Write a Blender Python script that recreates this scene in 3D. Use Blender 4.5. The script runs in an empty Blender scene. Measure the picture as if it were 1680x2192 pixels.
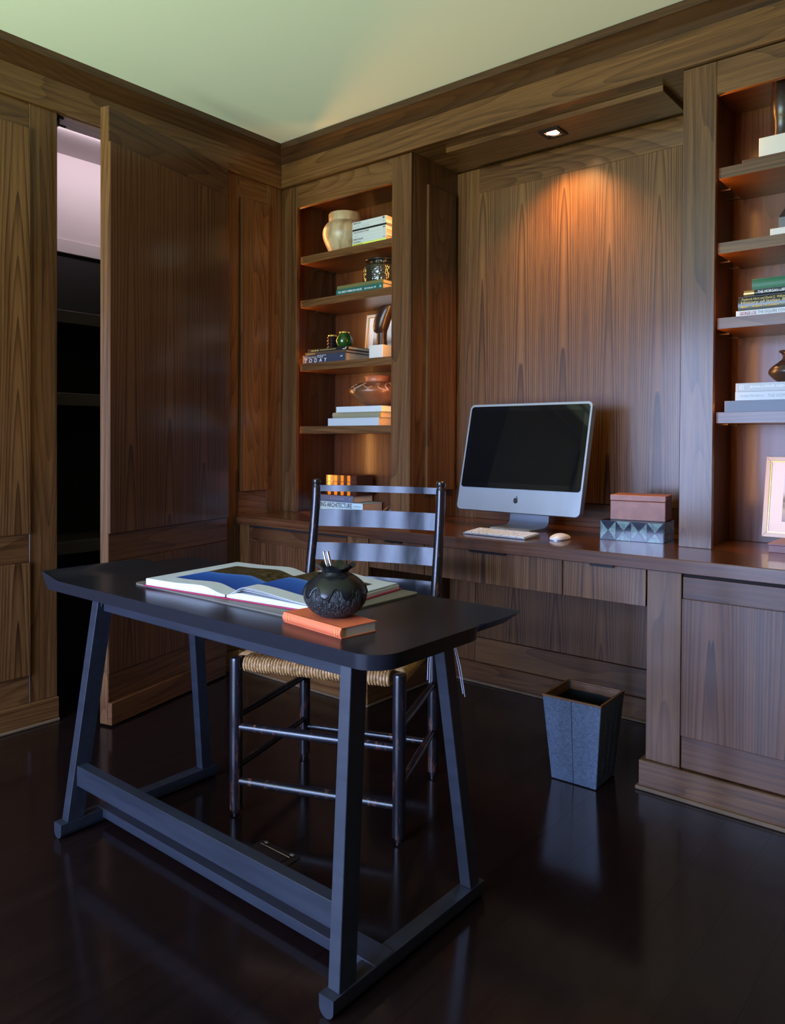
import bpy, bmesh, math, random
from mathutils import Vector, Matrix
random.seed(7)
sc = bpy.context.scene
COL = sc.collection
PI = math.pi

# ------------------------------------------------------------------ camera
CX, CY, CH, YAW, PITCH, ROLL, FPX, PPY = 2.9913, -2.7223, 1.1232, 0.6879, 0.0134, 0.0058, 1643.07, 967.28
Fv = Vector((-math.sin(YAW)*math.cos(PITCH), math.cos(YAW)*math.cos(PITCH), -math.sin(PITCH)))
Rv = Vector((math.cos(YAW), math.sin(YAW), 0))
Uv = Rv.cross(Fv)
R2 = Rv*math.cos(ROLL) + Uv*math.sin(ROLL)
U2 = Uv*math.cos(ROLL) - Rv*math.sin(ROLL)
cam_d = bpy.data.cameras.new('camera')
cam = bpy.data.objects.new('camera', cam_d)
COL.objects.link(cam)
cam.matrix_world = Matrix(((R2.x, U2.x, -Fv.x, CX), (R2.y, U2.y, -Fv.y, CY), (R2.z, U2.z, -Fv.z, CH), (0, 0, 0, 1)))
cam_d.sensor_fit = 'HORIZONTAL'
cam_d.sensor_width = 36
cam_d.lens = FPX/1680*36
cam_d.shift_y = -(1096-PPY)/1680
cam_d.clip_start = 0.05
sc.camera = cam

# ------------------------------------------------------------------ world, lights, exposure
sc.view_settings.view_transform = 'Standard'
sc.view_settings.look = 'None'
sc.view_settings.gamma = 1
sc.view_settings.use_curve_mapping = False
sc.view_settings.exposure = 0.15
sc.cycles.use_denoising = True
sc.cycles.max_bounces = 8
sc.cycles.diffuse_bounces = 5
sc.cycles.glossy_bounces = 4
sc.cycles.sample_clamp_indirect = 6
SKY = (0.42, 0.57, 1.0)
LAWN = (0.39, 0.50, 0.30)
SKY_S, LAWN_S = 40.0, 62.0
w = bpy.data.worlds.new('outdoors'); sc.world = w; w.use_nodes = True
nt = w.node_tree; nt.nodes.clear()
out = nt.nodes.new('ShaderNodeOutputWorld'); bg = nt.nodes.new('ShaderNodeBackground')
tcw = nt.nodes.new('ShaderNodeTexCoord'); sep = nt.nodes.new('ShaderNodeSeparateXYZ')
mr = nt.nodes.new('ShaderNodeMapRange'); ramp = nt.nodes.new('ShaderNodeValToRGB')
nt.links.new(tcw.outputs['Generated'], sep.inputs[0]); nt.links.new(sep.outputs['Z'], mr.inputs[0])
mr.inputs[1].default_value = -1; mr.inputs[2].default_value = 1
nt.links.new(mr.outputs[0], ramp.inputs[0])
ramp.color_ramp.elements[0].position = 0.40
ramp.color_ramp.elements[0].color = (LAWN[0]*LAWN_S, LAWN[1]*LAWN_S, LAWN[2]*LAWN_S, 1)
ramp.color_ramp.elements[1].position = 0.455
ramp.color_ramp.elements[1].color = (SKY[0]*SKY_S, SKY[1]*SKY_S, SKY[2]*SKY_S, 1)
nt.links.new(ramp.outputs[0], bg.inputs[0]); bg.inputs[1].default_value = 1.0
nt.links.new(bg.outputs[0], out.inputs[0])

def light(name, kind, loc, direction, energy, color, **kw):
    d = bpy.data.lights.new(name, kind); d.energy = energy; d.color = color
    for k, v in kw.items(): setattr(d, k, v)
    o = bpy.data.objects.new(name, d); COL.objects.link(o)
    o.location = loc
    o.rotation_euler = Vector(direction).to_track_quat('-Z', 'Y').to_euler()
    return o
WIN = [(0.06, 0.74), (0.90, 1.58), (1.74, 2.42)]     # three garden doors in the wall behind the camera
WZ0, WZ1, WY = 0.06, 2.22, -4.6
for i, (a, b) in enumerate(WIN):
    p = light('garden_door_portal', 'AREA', ((a+b)/2, WY-0.02, (WZ0+WZ1)/2), (0, 1, 0), 1, (1, 1, 1), shape='RECTANGLE', size=b-a, size_y=WZ1-WZ0)
    p.data.cycles.is_portal = True
WARM = (1.0, 0.42, 0.10)
NICHE_LAMP_W, STRIP_W, CLOSET_W = 58.0, 5.2, 2.1

# ------------------------------------------------------------------ node materials
MATS = {}
def base_mat(name, color=(0.5, 0.5, 0.5), rough=0.5, metal=0.0, spec=0.5, coat=0.0, coat_rough=0.1, trans=0.0, ior=1.5):
    m = bpy.data.materials.new(name); m.use_nodes = True
    b = m.node_tree.nodes['Principled BSDF']
    b.inputs['Base Color'].default_value = (*color, 1)
    b.inputs['Roughness'].default_value = rough
    b.inputs['Metallic'].default_value = metal
    b.inputs['Specular IOR Level'].default_value = spec
    b.inputs['Coat Weight'].default_value = coat
    b.inputs['Coat Roughness'].default_value = coat_rough
    b.inputs['Transmission Weight'].default_value = trans
    b.inputs['IOR'].default_value = ior
    MATS[name] = m
    return m
def N(m, t, **kw):
    n = m.node_tree.nodes.new(t)
    for k, v in kw.items(): setattr(n, k, v)
    return n
def L(m, a, b): m.node_tree.links.new(a, b)
def math_node(m, op, a, b=None):
    n = N(m, 'ShaderNodeMath', operation=op)
    for i, v in enumerate((a, b)):
        if v is None: continue
        if isinstance(v, (int, float)): n.inputs[i].default_value = v
        else: L(m, v, n.inputs[i])
    return n.outputs[0]
def vec_scale(m, v, s):
    n = N(m, 'ShaderNodeVectorMath', operation='MULTIPLY'); L(m, v, n.inputs[0]); n.inputs[1].default_value = s
    return n.outputs[0]
def noise(m, v, scale, detail=2.0, rough=0.5, dist=0.0):
    n = N(m, 'ShaderNodeTexNoise'); L(m, v, n.inputs['Vector'])
    n.inputs['Scale'].default_value = scale; n.inputs['Detail'].default_value = detail
    n.inputs['Roughness'].default_value = rough; n.inputs['Distortion'].default_value = dist
    return n.outputs[0]
def ramp_node(m, fac, stops):
    r = N(m, 'ShaderNodeValToRGB'); L(m, fac, r.inputs[0])
    els = r.color_ramp.elements
    while len(els) < len(stops): els.new(0.5)
    for e, (p, c) in zip(els, stops): e.position = p; e.color = (*c, 1)
    return r.outputs[0]
def obj_vec(m, rand=True):
    tc = N(m, 'ShaderNodeTexCoord'); v = tc.outputs['Object']
    if rand:
        oi = N(m, 'ShaderNodeObjectInfo'); c = N(m, 'ShaderNodeCombineXYZ')
        for i, k in enumerate((37.0, 53.0, 71.0)): L(m, math_node(m, 'MULTIPLY', oi.outputs['Random'], k), c.inputs[i])
        a = N(m, 'ShaderNodeVectorMath', operation='ADD'); L(m, v, a.inputs[0]); L(m, c.outputs[0], a.inputs[1])
        v = a.outputs[0]
    return v
def bsdf(m): return m.node_tree.nodes['Principled BSDF']
def bump(m, h, strength, dist=0.001):
    b = N(m, 'ShaderNodeBump'); b.inputs['Strength'].default_value = strength; b.inputs['Distance'].default_value = dist
    L(m, h, b.inputs['Height']); L(m, b.outputs[0], bsdf(m).inputs['Normal'])

def wood(name, axis, dark, mid, lite, rough=0.42, flitch=None, rings=26.0, spec=0.25, across=4.2, coat=0.40, coat_rough=0.19, bumpy=0.1):
    """axis: grain direction; flitch: (axis of the strips, half width) for book-matched veneer with nested arches"""
    m = base_mat(name, mid, rough, spec=spec, coat=coat, coat_rough=coat_rough)
    v = obj_vec(m, True)
    def sc3(al, ac): return tuple(al if 'XYZ'[i] == axis else ac for i in range(3))
    tone = None
    if flitch:
        tc = N(m, 'ShaderNodeTexCoord'); s = N(m, 'ShaderNodeSeparateXYZ'); L(m, tc.outputs['Object'], s.inputs[0])
        s2 = N(m, 'ShaderNodeSeparateXYZ'); L(m, v, s2.inputs[0])
        k = 'XYZ'.index(flitch[0]); wd = flitch[1]
        u = math_node(m, 'ADD', s.outputs[k], 0.043)
        pp = math_node(m, 'PINGPONG', u, wd)
        c = N(m, 'ShaderNodeCombineXYZ')
        for i in range(3): L(m, pp if i == k else s2.outputs[i], c.inputs[i])
        v = c.outputs[0]
        idx = math_node(m, 'FLOOR', math_node(m, 'DIVIDE', math_node(m, 'ADD', u, wd), 2*wd))
        wn = N(m, 'ShaderNodeTexWhiteNoise', noise_dimensions='1D'); L(m, idx, wn.inputs['W'])
        tone = wn.outputs['Value']
        warp = noise(m, vec_scale(m, v, sc3(0.6, 6.0)), 1.0, 1.5, 0.5)
        val = math_node(m, 'MULTIPLY', math_node(m, 'POWER', math_node(m, 'DIVIDE', pp, wd), 1.7), 8.5)
        val = math_node(m, 'ADD', val, math_node(m, 'MULTIPLY', s2.outputs['XYZ'.index(axis)], 2.2))
        val = math_node(m, 'ADD', val, math_node(m, 'MULTIPLY', warp, 7.0))
        val = math_node(m, 'ADD', val, math_node(m, 'MULTIPLY', tone, 9.0))
    else:
        fig = noise(m, vec_scale(m, v, sc3(0.40, across)), 1.0, 1.5, 0.45, 0.35)
        val = math_node(m, 'MULTIPLY', fig, rings)
    line = math_node(m, 'POWER', math_node(m, 'FRACT', val), 2.6)
    streak = noise(m, vec_scale(m, v, sc3(0.8, 60)), 1.0, 4, 0.65)
    pore = noise(m, vec_scale(m, v, sc3(9, 380)), 1.0, 2, 0.6)
    broad = noise(m, vec_scale(m, v, sc3(0.6, 2.6)), 1.0, 1, 0.5)
    f = math_node(m, 'MULTIPLY', line, -0.44 if flitch else -0.20)
    for x_, k_ in ((streak, 0.75), (pore, 0.45), (broad, 0.45)):
        f = math_node(m, 'ADD', f, math_node(m, 'MULTIPLY', x_, k_))
    if tone is not None: f = math_node(m, 'ADD', f, math_node(m, 'MULTIPLY', tone, 0.12))
    f = math_node(m, 'SUBTRACT', f, 0.27 if tone is None else 0.27)
    col = ramp_node(m, f, [(0.18, dark), (0.48, mid), (0.80, lite)])
    L(m, col, bsdf(m).inputs['Base Color'])
    bump(m, pore, bumpy, 0.0005)
    return m
WD, WM, WL = (0.030, 0.0092, 0.0026), (0.100, 0.0395, 0.0120), (0.185, 0.083, 0.028)
for ax in 'XYZ':
    wood('walnut_'+ax, ax, WD, WM, WL)
wood('walnut_flitch_X', 'Z', WD, WM, WL, flitch=('X', 0.105))
wood('walnut_flitch_Y', 'Z', WD, WM, WL, flitch=('Y', 0.11))
DD, DM, DL = (0.024, 0.0072, 0.0026), (0.078, 0.0275, 0.0092), (0.145, 0.057, 0.020)
wood('door_walnut_X', 'X', DD, DM, DL)
wood('door_walnut_flitch', 'Z', DD, DM, DL, flitch=('X', 0.115))
CD, CM, CL_ = (0.038, 0.0115, 0.0045), (0.095, 0.032, 0.0115), (0.15, 0.057, 0.022)
wood('counter_walnut', 'X', CD, CM, CL_, rough=0.3, spec=0.4, coat=0.6, coat_rough=0.07)
for ax in 'XY': wood('crown_walnut_'+ax, ax, (0.022, 0.009, 0.005), (0.05, 0.020, 0.008), (0.085, 0.036, 0.015))
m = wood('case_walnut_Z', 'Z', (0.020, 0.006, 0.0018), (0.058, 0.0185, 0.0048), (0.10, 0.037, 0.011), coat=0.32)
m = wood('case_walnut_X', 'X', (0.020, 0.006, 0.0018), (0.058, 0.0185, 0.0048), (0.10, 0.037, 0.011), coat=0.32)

def simple(name, color, rough=0.5, var=0.0, scale=6.0, bmp=0.0, bscale=200.0, **kw):
    m = base_mat(name, color, rough, **kw)
    if var or bmp:
        v = obj_vec(m, True)
        if var:
            n = noise(m, v, scale, 4, 0.6)
            L(m, ramp_node(m, n, [(0.25, tuple(c*(1-var) for c in color)), (0.75, tuple(min(1, c*(1+var)) for c in color))]), bsdf(m).inputs['Base Color'])
        if bmp:
            bump(m, noise(m, v, bscale, 3, 0.6), bmp, 0.001)
    return m
simple('ceiling_paint', (0.82, 0.84, 0.81), 0.8)
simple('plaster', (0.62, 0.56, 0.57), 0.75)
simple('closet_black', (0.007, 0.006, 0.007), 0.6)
simple('closet_shelf_brown', (0.08, 0.06, 0.06), 0.45)
simple('shadow_gap', (0.006, 0.004, 0.003), 0.8)
simple('shoe_edge', (0.13, 0.075, 0.04), 0.5, var=0.2)
simple('black_metal', (0.012, 0.012, 0.014), 0.35, metal=0.6)
simple('bronze', (0.05, 0.033, 0.03), 0.3, metal=0.7)
simple('steel', (0.62, 0.63, 0.66), 0.22, metal=1.0)
simple('chrome', (0.85, 0.85, 0.88), 0.08, metal=1.0)
simple('aluminium', (0.40, 0.44, 0.50), 0.36, metal=0.55)
simple('screen_glass', (0.004, 0.004, 0.005), 0.04, spec=0.3)
simple('screen_bezel', (0.0035, 0.004, 0.006), 0.05, spec=0.6)
simple('white_plastic', (0.75, 0.72, 0.72), 0.3)
simple('rubber', (0.012, 0.012, 0.012), 0.6)
# floor planks: very dark stained boards with a satin film
m = base_mat('floor_stain', (0.010, 0.0055, 0.0045), 0.2, spec=0.5)
v = obj_vec(m, True)
geo = N(m, 'ShaderNodeNewGeometry')
g = noise(m, vec_scale(m, v, (60, 1.4, 60)), 1.0, 3, 0.6)
L(m, ramp_node(m, g, [(0.3, (0.0075, 0.0038, 0.0036)), (0.7, (0.012, 0.006, 0.0054))]), bsdf(m).inputs['Base Color'])
r = math_node(m, 'MULTIPLY_ADD', noise(m, geo.outputs['Position'], 5.0, 3, 0.6), 0.12); r.node.inputs[2].default_value = 0.09
L(m, r, bsdf(m).inputs['Roughness']); bump(m, g, 0.04, 0.0005)
# desk: charcoal painted wood
m = base_mat('desk_charcoal', (0.014, 0.0145, 0.017), 0.34, spec=0.5)
v = obj_vec(m, True); g = noise(m, vec_scale(m, v, (3, 40, 40)), 1.0, 3, 0.6)
L(m, ramp_node(m, g, [(0.3, (0.015, 0.0175, 0.025)), (0.7, (0.025, 0.028, 0.039))]), bsdf(m).inputs['Base Color'])
bump(m, g, 0.05, 0.0005)
m = base_mat('desk_top_charcoal', (0.013, 0.0130, 0.0175), 0.27, spec=0.3)
# chair: black lacquer rubbed through to red-brown wood
m = base_mat('chair_lacquer', (0.012, 0.010, 0.012), 0.24, spec=0.55)
v = obj_vec(m, True)
g = noise(m, vec_scale(m, v, (55, 55, 9)), 1.0, 5, 0.65)
L(m, ramp_node(m, g, [(0.0, (0.008, 0.007, 0.010)), (0.56, (0.011, 0.009, 0.011)), (0.63, (0.08, 0.028, 0.018)), (0.72, (0.14, 0.06, 0.03))]), bsdf(m).inputs['Base Color'])
bump(m, g, 0.1, 0.0008)
m = base_mat('chair_slat_lacquer', (0.010, 0.010, 0.014), 0.2, spec=0.2)
v = obj_vec(m, True); g = noise(m, vec_scale(m, v, (8, 8, 90)), 1.0, 4, 0.6)
r = math_node(m, 'MULTIPLY_ADD', noise(m, vec_scale(m, v, (30, 30, 6)), 1.0, 3, 0.6), 0.14); r.node.inputs[2].default_value = 0.03
L(m, r, bsdf(m).inputs['Roughness']); bump(m, g, 0.1, 0.0006)
m = base_mat('rush', (0.38, 0.22, 0.10), 0.42, spec=0.4)
v = obj_vec(m, False)
g = noise(m, v, 90, 3, 0.6)
L(m, ramp_node(m, g, [(0.3, (0.20, 0.095, 0.03)), (0.55, (0.46, 0.25, 0.095)), (0.75, (0.62, 0.38, 0.17))]), bsdf(m).inputs['Base Color'])
# shagreen of the basket
m = base_mat('shagreen', (0.06, 0.075, 0.10), 0.3, spec=0.6)
v = obj_vec(m, True)
vo = N(m, 'ShaderNodeTexVoronoi'); L(m, v, vo.inputs['Vector']); vo.inputs['Scale'].default_value = 260
g = noise(m, v, 110, 5, 0.7)
L(m, ramp_node(m, g, [(0.3, (0.034, 0.048, 0.075)), (0.7, (0.095, 0.125, 0.18))]), bsdf(m).inputs['Base Color'])
bump(m, math_node(m, 'SUBTRACT', 1.0, vo.outputs['Distance']), 0.6, 0.0008)
simple('rim_wood', (0.15, 0.06, 0.022), 0.35, var=0.3, scale=30)
simple('liner', (0.006, 0.006, 0.008), 0.3)
# leathers, stones, papers
simple('leather_tan', (0.33, 0.115, 0.068), 0.45, var=0.25, scale=25, bmp=0.15, bscale=500)
simple('leather_taupe', (0.16, 0.135, 0.11), 0.5, bmp=0.5, bscale=450)
simple('leather_mauve', (0.23, 0.105, 0.105), 0.45, var=0.15, bmp=0.2, bscale=500)
simple('stone_green', (0.12, 0.19, 0.165), 0.16, var=0.65, scale=60)
simple('stone_black', (0.012, 0.016, 0.028), 0.12, var=0.5, scale=60)
simple('amber_veneer', (0.75, 0.22, 0.012), 0.25, var=0.3, scale=80, spec=0.6)
simple('ebony', (0.035, 0.012, 0.008), 0.25, var=0.3, scale=80, spec=0.6)
simple('paper', (0.80, 0.78, 0.75), 0.65)
simple('page_edges', (0.55, 0.42, 0.30), 0.75, var=0.12, scale=300)
simple('page_edges_white', (0.62, 0.62, 0.64), 0.7)
simple('jacket_white', (0.52, 0.52, 0.52), 0.4)
simple('jacket_grey', (0.33, 0.34, 0.35), 0.4)
simple('jacket_pale', (0.42, 0.44, 0.46), 0.4)
simple('jacket_black', (0.012, 0.012, 0.014), 0.3)
simple('jacket_navy', (0.022, 0.028, 0.055), 0.45)
simple('jacket_slate', (0.035, 0.045, 0.075), 0.4)
simple('jacket_bluegrey', (0.07, 0.10, 0.17), 0.4)
simple('jacket_aqua', (0.38, 0.60, 0.66), 0.4, var=0.15, scale=20)
simple('jacket_yellow', (0.62, 0.66, 0.12), 0.4)
simple('cloth_green', (0.018, 0.115, 0.055), 0.5, bmp=0.3, bscale=600)
simple('jacket_teal', (0.015, 0.09, 0.075), 0.4)
simple('cloth_olive', (0.12, 0.115, 0.04), 0.55)
simple('cloth_khaki', (0.23, 0.20, 0.115), 0.55)
simple('cloth_orange', (0.75, 0.15, 0.055), 0.6, var=0.08, scale=40, bmp=0.25, bscale=700)
simple('cloth_crimson', (0.38, 0.015, 0.075), 0.5)
simple('cloth_brown', (0.05, 0.028, 0.018), 0.5)
simple('gilt', (0.62, 0.42, 0.14), 0.28, metal=0.9)
simple('ink_white', (0.8, 0.8, 0.8), 0.5)
simple('ink_black', (0.01, 0.01, 0.012), 0.5)
simple('ink_grey', (0.25, 0.26, 0.28), 0.5)
simple('ink_gold', (0.62, 0.45, 0.12), 0.4)
simple('ink_plum', (0.20, 0.03, 0.07), 0.5)
simple('cord_white', (0.55, 0.56, 0.6), 0.6)
# ceramics, wood carvings, glass
m = base_mat('alabaster', (0.62, 0.48, 0.33), 0.35)
v = obj_vec(m, True)
g = noise(m, vec_scale(m, v, (16, 16, 5)), 1.0, 3, 0.6, 1.5)
L(m, ramp_node(m, g, [(0.3, (0.24, 0.135, 0.06)), (0.5, (0.38, 0.26, 0.145)), (0.7, (0.48, 0.36, 0.23))]), bsdf(m).inputs['Base Color'])
bsdf(m).inputs['Subsurface Weight'].default_value = 0.0
m = base_mat('clay_brown', (0.12, 0.045, 0.022), 0.28)
v = obj_vec(m, True); g = noise(m, v, 7, 3, 0.6)
L(m, ramp_node(m, g, [(0.35, (0.045, 0.022, 0.014)), (0.62, (0.17, 0.068, 0.03))]), bsdf(m).inputs['Base Color'])
simple('clay_red', (0.36, 0.11, 0.045), 0.4, var=0.2, scale=15)
simple('clay_relief', (0.32, 0.16, 0.10), 0.3)
simple('glaze_black', (0.009, 0.009, 0.010), 0.3, spec=0.4)
m = base_mat('bark_black', (0.018, 0.018, 0.020), 0.5, spec=0.45)
v = obj_vec(m, True); g = noise(m, vec_scale(m, v, (150, 150, 50)), 1.0, 2, 0.55, 1.5)
bump(m, g, 1.0, 0.010)
m = base_mat('scale_brown', (0.03, 0.02, 0.017), 0.3)
v = obj_vec(m, True); vo = N(m, 'ShaderNodeTexVoronoi'); L(m, v, vo.inputs['Vector']); vo.inputs['Scale'].default_value = 70
sp = N(m, 'ShaderNodeSeparateXYZ'); tc = N(m, 'ShaderNodeTexCoord'); L(m, tc.outputs['Object'], sp.inputs[0])
msk = N(m, 'ShaderNodeMapRange'); L(m, sp.outputs['Z'], msk.inputs[0]); msk.inputs[1].default_value = 0.047; msk.inputs[2].default_value = 0.055
bump(m, math_node(m, 'MULTIPLY', vo.outputs['Distance'], msk.outputs[0]), 1.0, 0.006)
simple('carved_wood', (0.022, 0.011, 0.008), 0.32, var=0.3, scale=40, bmp=0.2, bscale=150)
simple('carved_edge', (0.10, 0.045, 0.025), 0.4)
simple('marble_white', (0.52, 0.50, 0.48), 0.35)
simple('slate_grey', (0.07, 0.075, 0.08), 0.4)
simple('glaze_green', (0.012, 0.045, 0.007), 0.1, var=0.5, scale=30, spec=0.7)
simple('glaze_dark', (0.02, 0.008, 0.008), 0.12, spec=0.7)
m = base_mat('smoky_glass', (0.022, 0.020, 0.012), 0.06, spec=0.8)
v = obj_vec(m, True); vo = N(m, 'ShaderNodeTexVoronoi'); L(m, v, vo.inputs['Vector']); vo.inputs['Scale'].default_value = 75
bump(m, math_node(m, 'SUBTRACT', 1.0, vo.outputs['Distance']), 0.55, 0.004)
simple('frame_cream', (0.55, 0.47, 0.38), 0.35)
simple('mat_board', (0.74, 0.70, 0.66), 0.7)
def emit(name, color, strength):
    m = base_mat(name, (0.8, 0.8, 0.8), 0.5)
    bsdf(m).inputs['Emission Color'].default_value = (*color, 1); bsdf(m).inputs['Emission Strength'].default_value = strength
    return m
emit('lamp_glow', (1.0, 0.55, 0.28), 14.0)
emit('strip_glow', (1.0, 0.45, 0.12), 6.0)
emit('closet_glow', (1.0, 0.86, 0.92), 6.0)
def landscape(name, x0, z0, wd, ht, tone, axes=('X', 'Z')):
    """a small printed landscape: pale sky, grey hills and trees, ground (flat print, placed in the object's own coordinates)"""
    m = base_mat(name, (0.5, 0.5, 0.5), 0.6)
    tc = N(m, 'ShaderNodeTexCoord'); s = N(m, 'ShaderNodeSeparateXYZ'); L(m, tc.outputs['Object'], s.inputs[0])
    zz = math_node(m, 'DIVIDE', math_node(m, 'SUBTRACT', s.outputs[axes[1]], z0), ht)
    n1 = noise(m, tc.outputs['Object'], 34, 4, 0.65); n2 = noise(m, tc.outputs['Object'], 12, 2, 0.5)
    h = math_node(m, 'ADD', zz, math_node(m, 'MULTIPLY', math_node(m, 'SUBTRACT', n1, 0.5), 0.35))
    h = math_node(m, 'ADD', h, math_node(m, 'MULTIPLY', math_node(m, 'SUBTRACT', n2, 0.5), 0.30))
    t = tone
    col = ramp_node(m, h, [(0.0, (0.30*t, 0.30*t, 0.32*t)), (0.22, (0.42*t, 0.38*t, 0.33*t)), (0.36, (0.13*t, 0.12*t, 0.10*t)), (0.5, (0.36*t, 0.34*t, 0.29*t)), (0.62, (0.55*t, 0.56*t, 0.58*t)), (1.0, (0.62*t, 0.64*t, 0.68*t))])
    L(m, col, bsdf(m).inputs['Base Color'])
    return m

# ------------------------------------------------------------------ mesh helpers
def add_box(bm, x0, x1, y0, y1, z0, z1, bev=0.0):
    vs = [bm.verts.new(p) for p in ((x0, y0, z0), (x1, y0, z0), (x1, y1, z0), (x0, y1, z0), (x0, y0, z1), (x1, y0, z1), (x1, y1, z1), (x0, y1, z1))]
    fs = [bm.faces.new([vs[i] for i in q]) for q in ((0, 3, 2, 1), (4, 5, 6, 7), (0, 1, 5, 4), (1, 2, 6, 5), (2, 3, 7, 6), (3, 0, 4, 7))]
    if bev:
        es = list({e for f in fs for e in f.edges})
        bmesh.ops.bevel(bm, geom=es, offset=bev, segments=1, affect='EDGES', profile=0.5)
def bx(*boxes, bev=0.0015):
    bm = bmesh.new()
    for b in boxes: add_box(bm, *b, bev=bev)
    return bm
def hexa(pts8, bev=0.0):
    bm = bmesh.new(); vs = [bm.verts.new(p) for p in pts8]
    for q in ((0, 3, 2, 1), (4, 5, 6, 7), (0, 1, 5, 4), (1, 2, 6, 5), (2, 3, 7, 6), (3, 0, 4, 7)): bm.faces.new([vs[i] for i in q])
    if bev: bmesh.ops.bevel(bm, geom=list(bm.edges), offset=bev, segments=1, affect='EDGES', profile=0.5)
    return bm
def lathe(prof, n=48, bm=None, c=(0, 0), wob=None):
    """prof: (r, z) list; wob(theta, i) -> (dr, dz)"""
    bm = bm or bmesh.new(); rows = []
    for i, (r, z) in enumerate(prof):
        row = []
        if r < 1e-6:
            row = [bm.verts.new((c[0], c[1], z))]
        else:
            for k in range(n):
                t = 2*PI*k/n; dr, dz = wob(t, i) if wob else (0, 0)
                row.append(bm.verts.new((c[0]+(r+dr)*math.cos(t), c[1]+(r+dr)*math.sin(t), z+dz)))
        rows.append(row)
    for a, b in zip(rows, rows[1:]):
        for k in range(n):
            k2 = (k+1) % n
            if len(a) == 1 and len(b) == 1: continue
            if len(a) == 1: bm.faces.new((a[0], b[k2], b[k]))
            elif len(b) == 1: bm.faces.new((a[k], a[k2], b[0]))
            else: bm.faces.new((a[k], a[k2], b[k2], b[k]))
    return bm
def tube(path, rad, n=10, bm=None, caps=True, sx=1.0):
    bm = bm or bmesh.new(); path = [Vector(p) for p in path]; rings = []
    up = Vector((0.123, 0.31, 0.94)).normalized()
    for i, p in enumerate(path):
        t = (path[min(i+1, len(path)-1)]-path[max(i-1, 0)]).normalized()
        a = up.cross(t)
        if a.length < 1e-3: a = Vector((1, 0, 0)).cross(t)
        a.normalize(); b = t.cross(a); up = b
        r = rad[i] if isinstance(rad, (list, tuple)) else rad
        rings.append([bm.verts.new(p+a*math.cos(2*PI*k/n)*r*sx+b*math.sin(2*PI*k/n)*r) for k in range(n)])
    for q, s in zip(rings, rings[1:]):
        for k in range(n): bm.faces.new((q[k], q[(k+1) % n], s[(k+1) % n], s[k]))
    if caps:
        bm.faces.new(list(reversed(rings[0]))); bm.faces.new(rings[-1])
    return bm
def prism(poly, y0, y1, bm=None, plane='XZ'):
    """extrude a polygon given in the XZ (or XY) plane"""
    bm = bm or bmesh.new()
    f = (lambda p, d: (p[0], d, p[1])) if plane == 'XZ' else ((lambda p, d: (p[0], p[1], d)) if plane == 'XY' else (lambda p, d: (d, p[0], p[1])))
    a = [bm.verts.new(f(p, y0)) for p in poly]; b = [bm.verts.new(f(p, y1)) for p in poly]
    bm.faces.new(a); bm.faces.new(list(reversed(b)))
    for i in range(len(poly)): bm.faces.new((a[i], b[i], b[(i+1) % len(poly)], a[(i+1) % len(poly)]))
    bmesh.ops.recalc_face_normals(bm, faces=bm.faces)
    return bm
def loft(secs, n=28, power=2.0):
    """secs: (cx, cy, z, rx, ry) super-ellipse sections"""
    bm = bmesh.new(); rows = []
    for cx, cy, z, rx, ry in secs:
        row = []
        for k in range(n):
            t = 2*PI*k/n; c, s = math.cos(t), math.sin(t)
            row.append(bm.verts.new((cx+rx*math.copysign(abs(c)**(2/power), c), cy+ry*math.copysign(abs(s)**(2/power), s), z)))
        rows.append(row)
    for a, b in zip(rows, rows[1:]):
        for k in range(n): bm.faces.new((a[k], a[(k+1) % n], b[(k+1) % n], b[k]))
    bm.faces.new(list(reversed(rows[0]))); bm.faces.new(rows[-1])
    return bm

def to_mesh(name, bm, mat, smooth=False):
    me = bpy.data.meshes.new(name)
    bmesh.ops.recalc_face_normals(bm, faces=bm.faces)
    bm.to_mesh(me); bm.free()
    me.materials.append(MATS[mat])
    if smooth:
        me.polygons.foreach_set('use_smooth', [True]*len(me.polygons))
        me.set_sharp_from_angle(angle=math.radians(40))
    return me
def props(o, label=None, cat=None, group=None, kind=None):
    if label: o['label'] = label
    if cat: o['category'] = cat
    if group: o['group'] = group
    if kind: o['kind'] = kind
    return o
def thing(name, label, cat, loc=(0, 0, 0), rz=0.0, group=None, kind=None):
    o = bpy.data.objects.new(name, None); COL.objects.link(o)
    o.location = loc; o.rotation_euler = (0, 0, rz); o.empty_display_size = 0.05
    o['_inv'] = 0
    del o['_inv']
    return props(o, label, cat, group, kind)
def inv(o):
    return (Matrix.Translation(o.location) @ o.rotation_euler.to_matrix().to_4x4()).inverted()
def P(name, bm, mat, parent=None, world=False, smooth=False, label=None, kind=None, loc=None, rot=None):
    """one mesh object; world=True: its mesh is in world coordinates though it has a parent with a location"""
    me = bm if isinstance(bm, bpy.types.Mesh) else to_mesh(name, bm, mat, smooth)
    o = bpy.data.objects.new(name, me); COL.objects.link(o)
    if parent:
        o.parent = parent
        if world and parent.type == 'EMPTY': o.matrix_parent_inverse = inv(parent)
    if loc: o.location = loc
    if rot: o.rotation_euler = rot
    if label: o['label'] = label
    if kind: o['kind'] = kind
    return o
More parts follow.
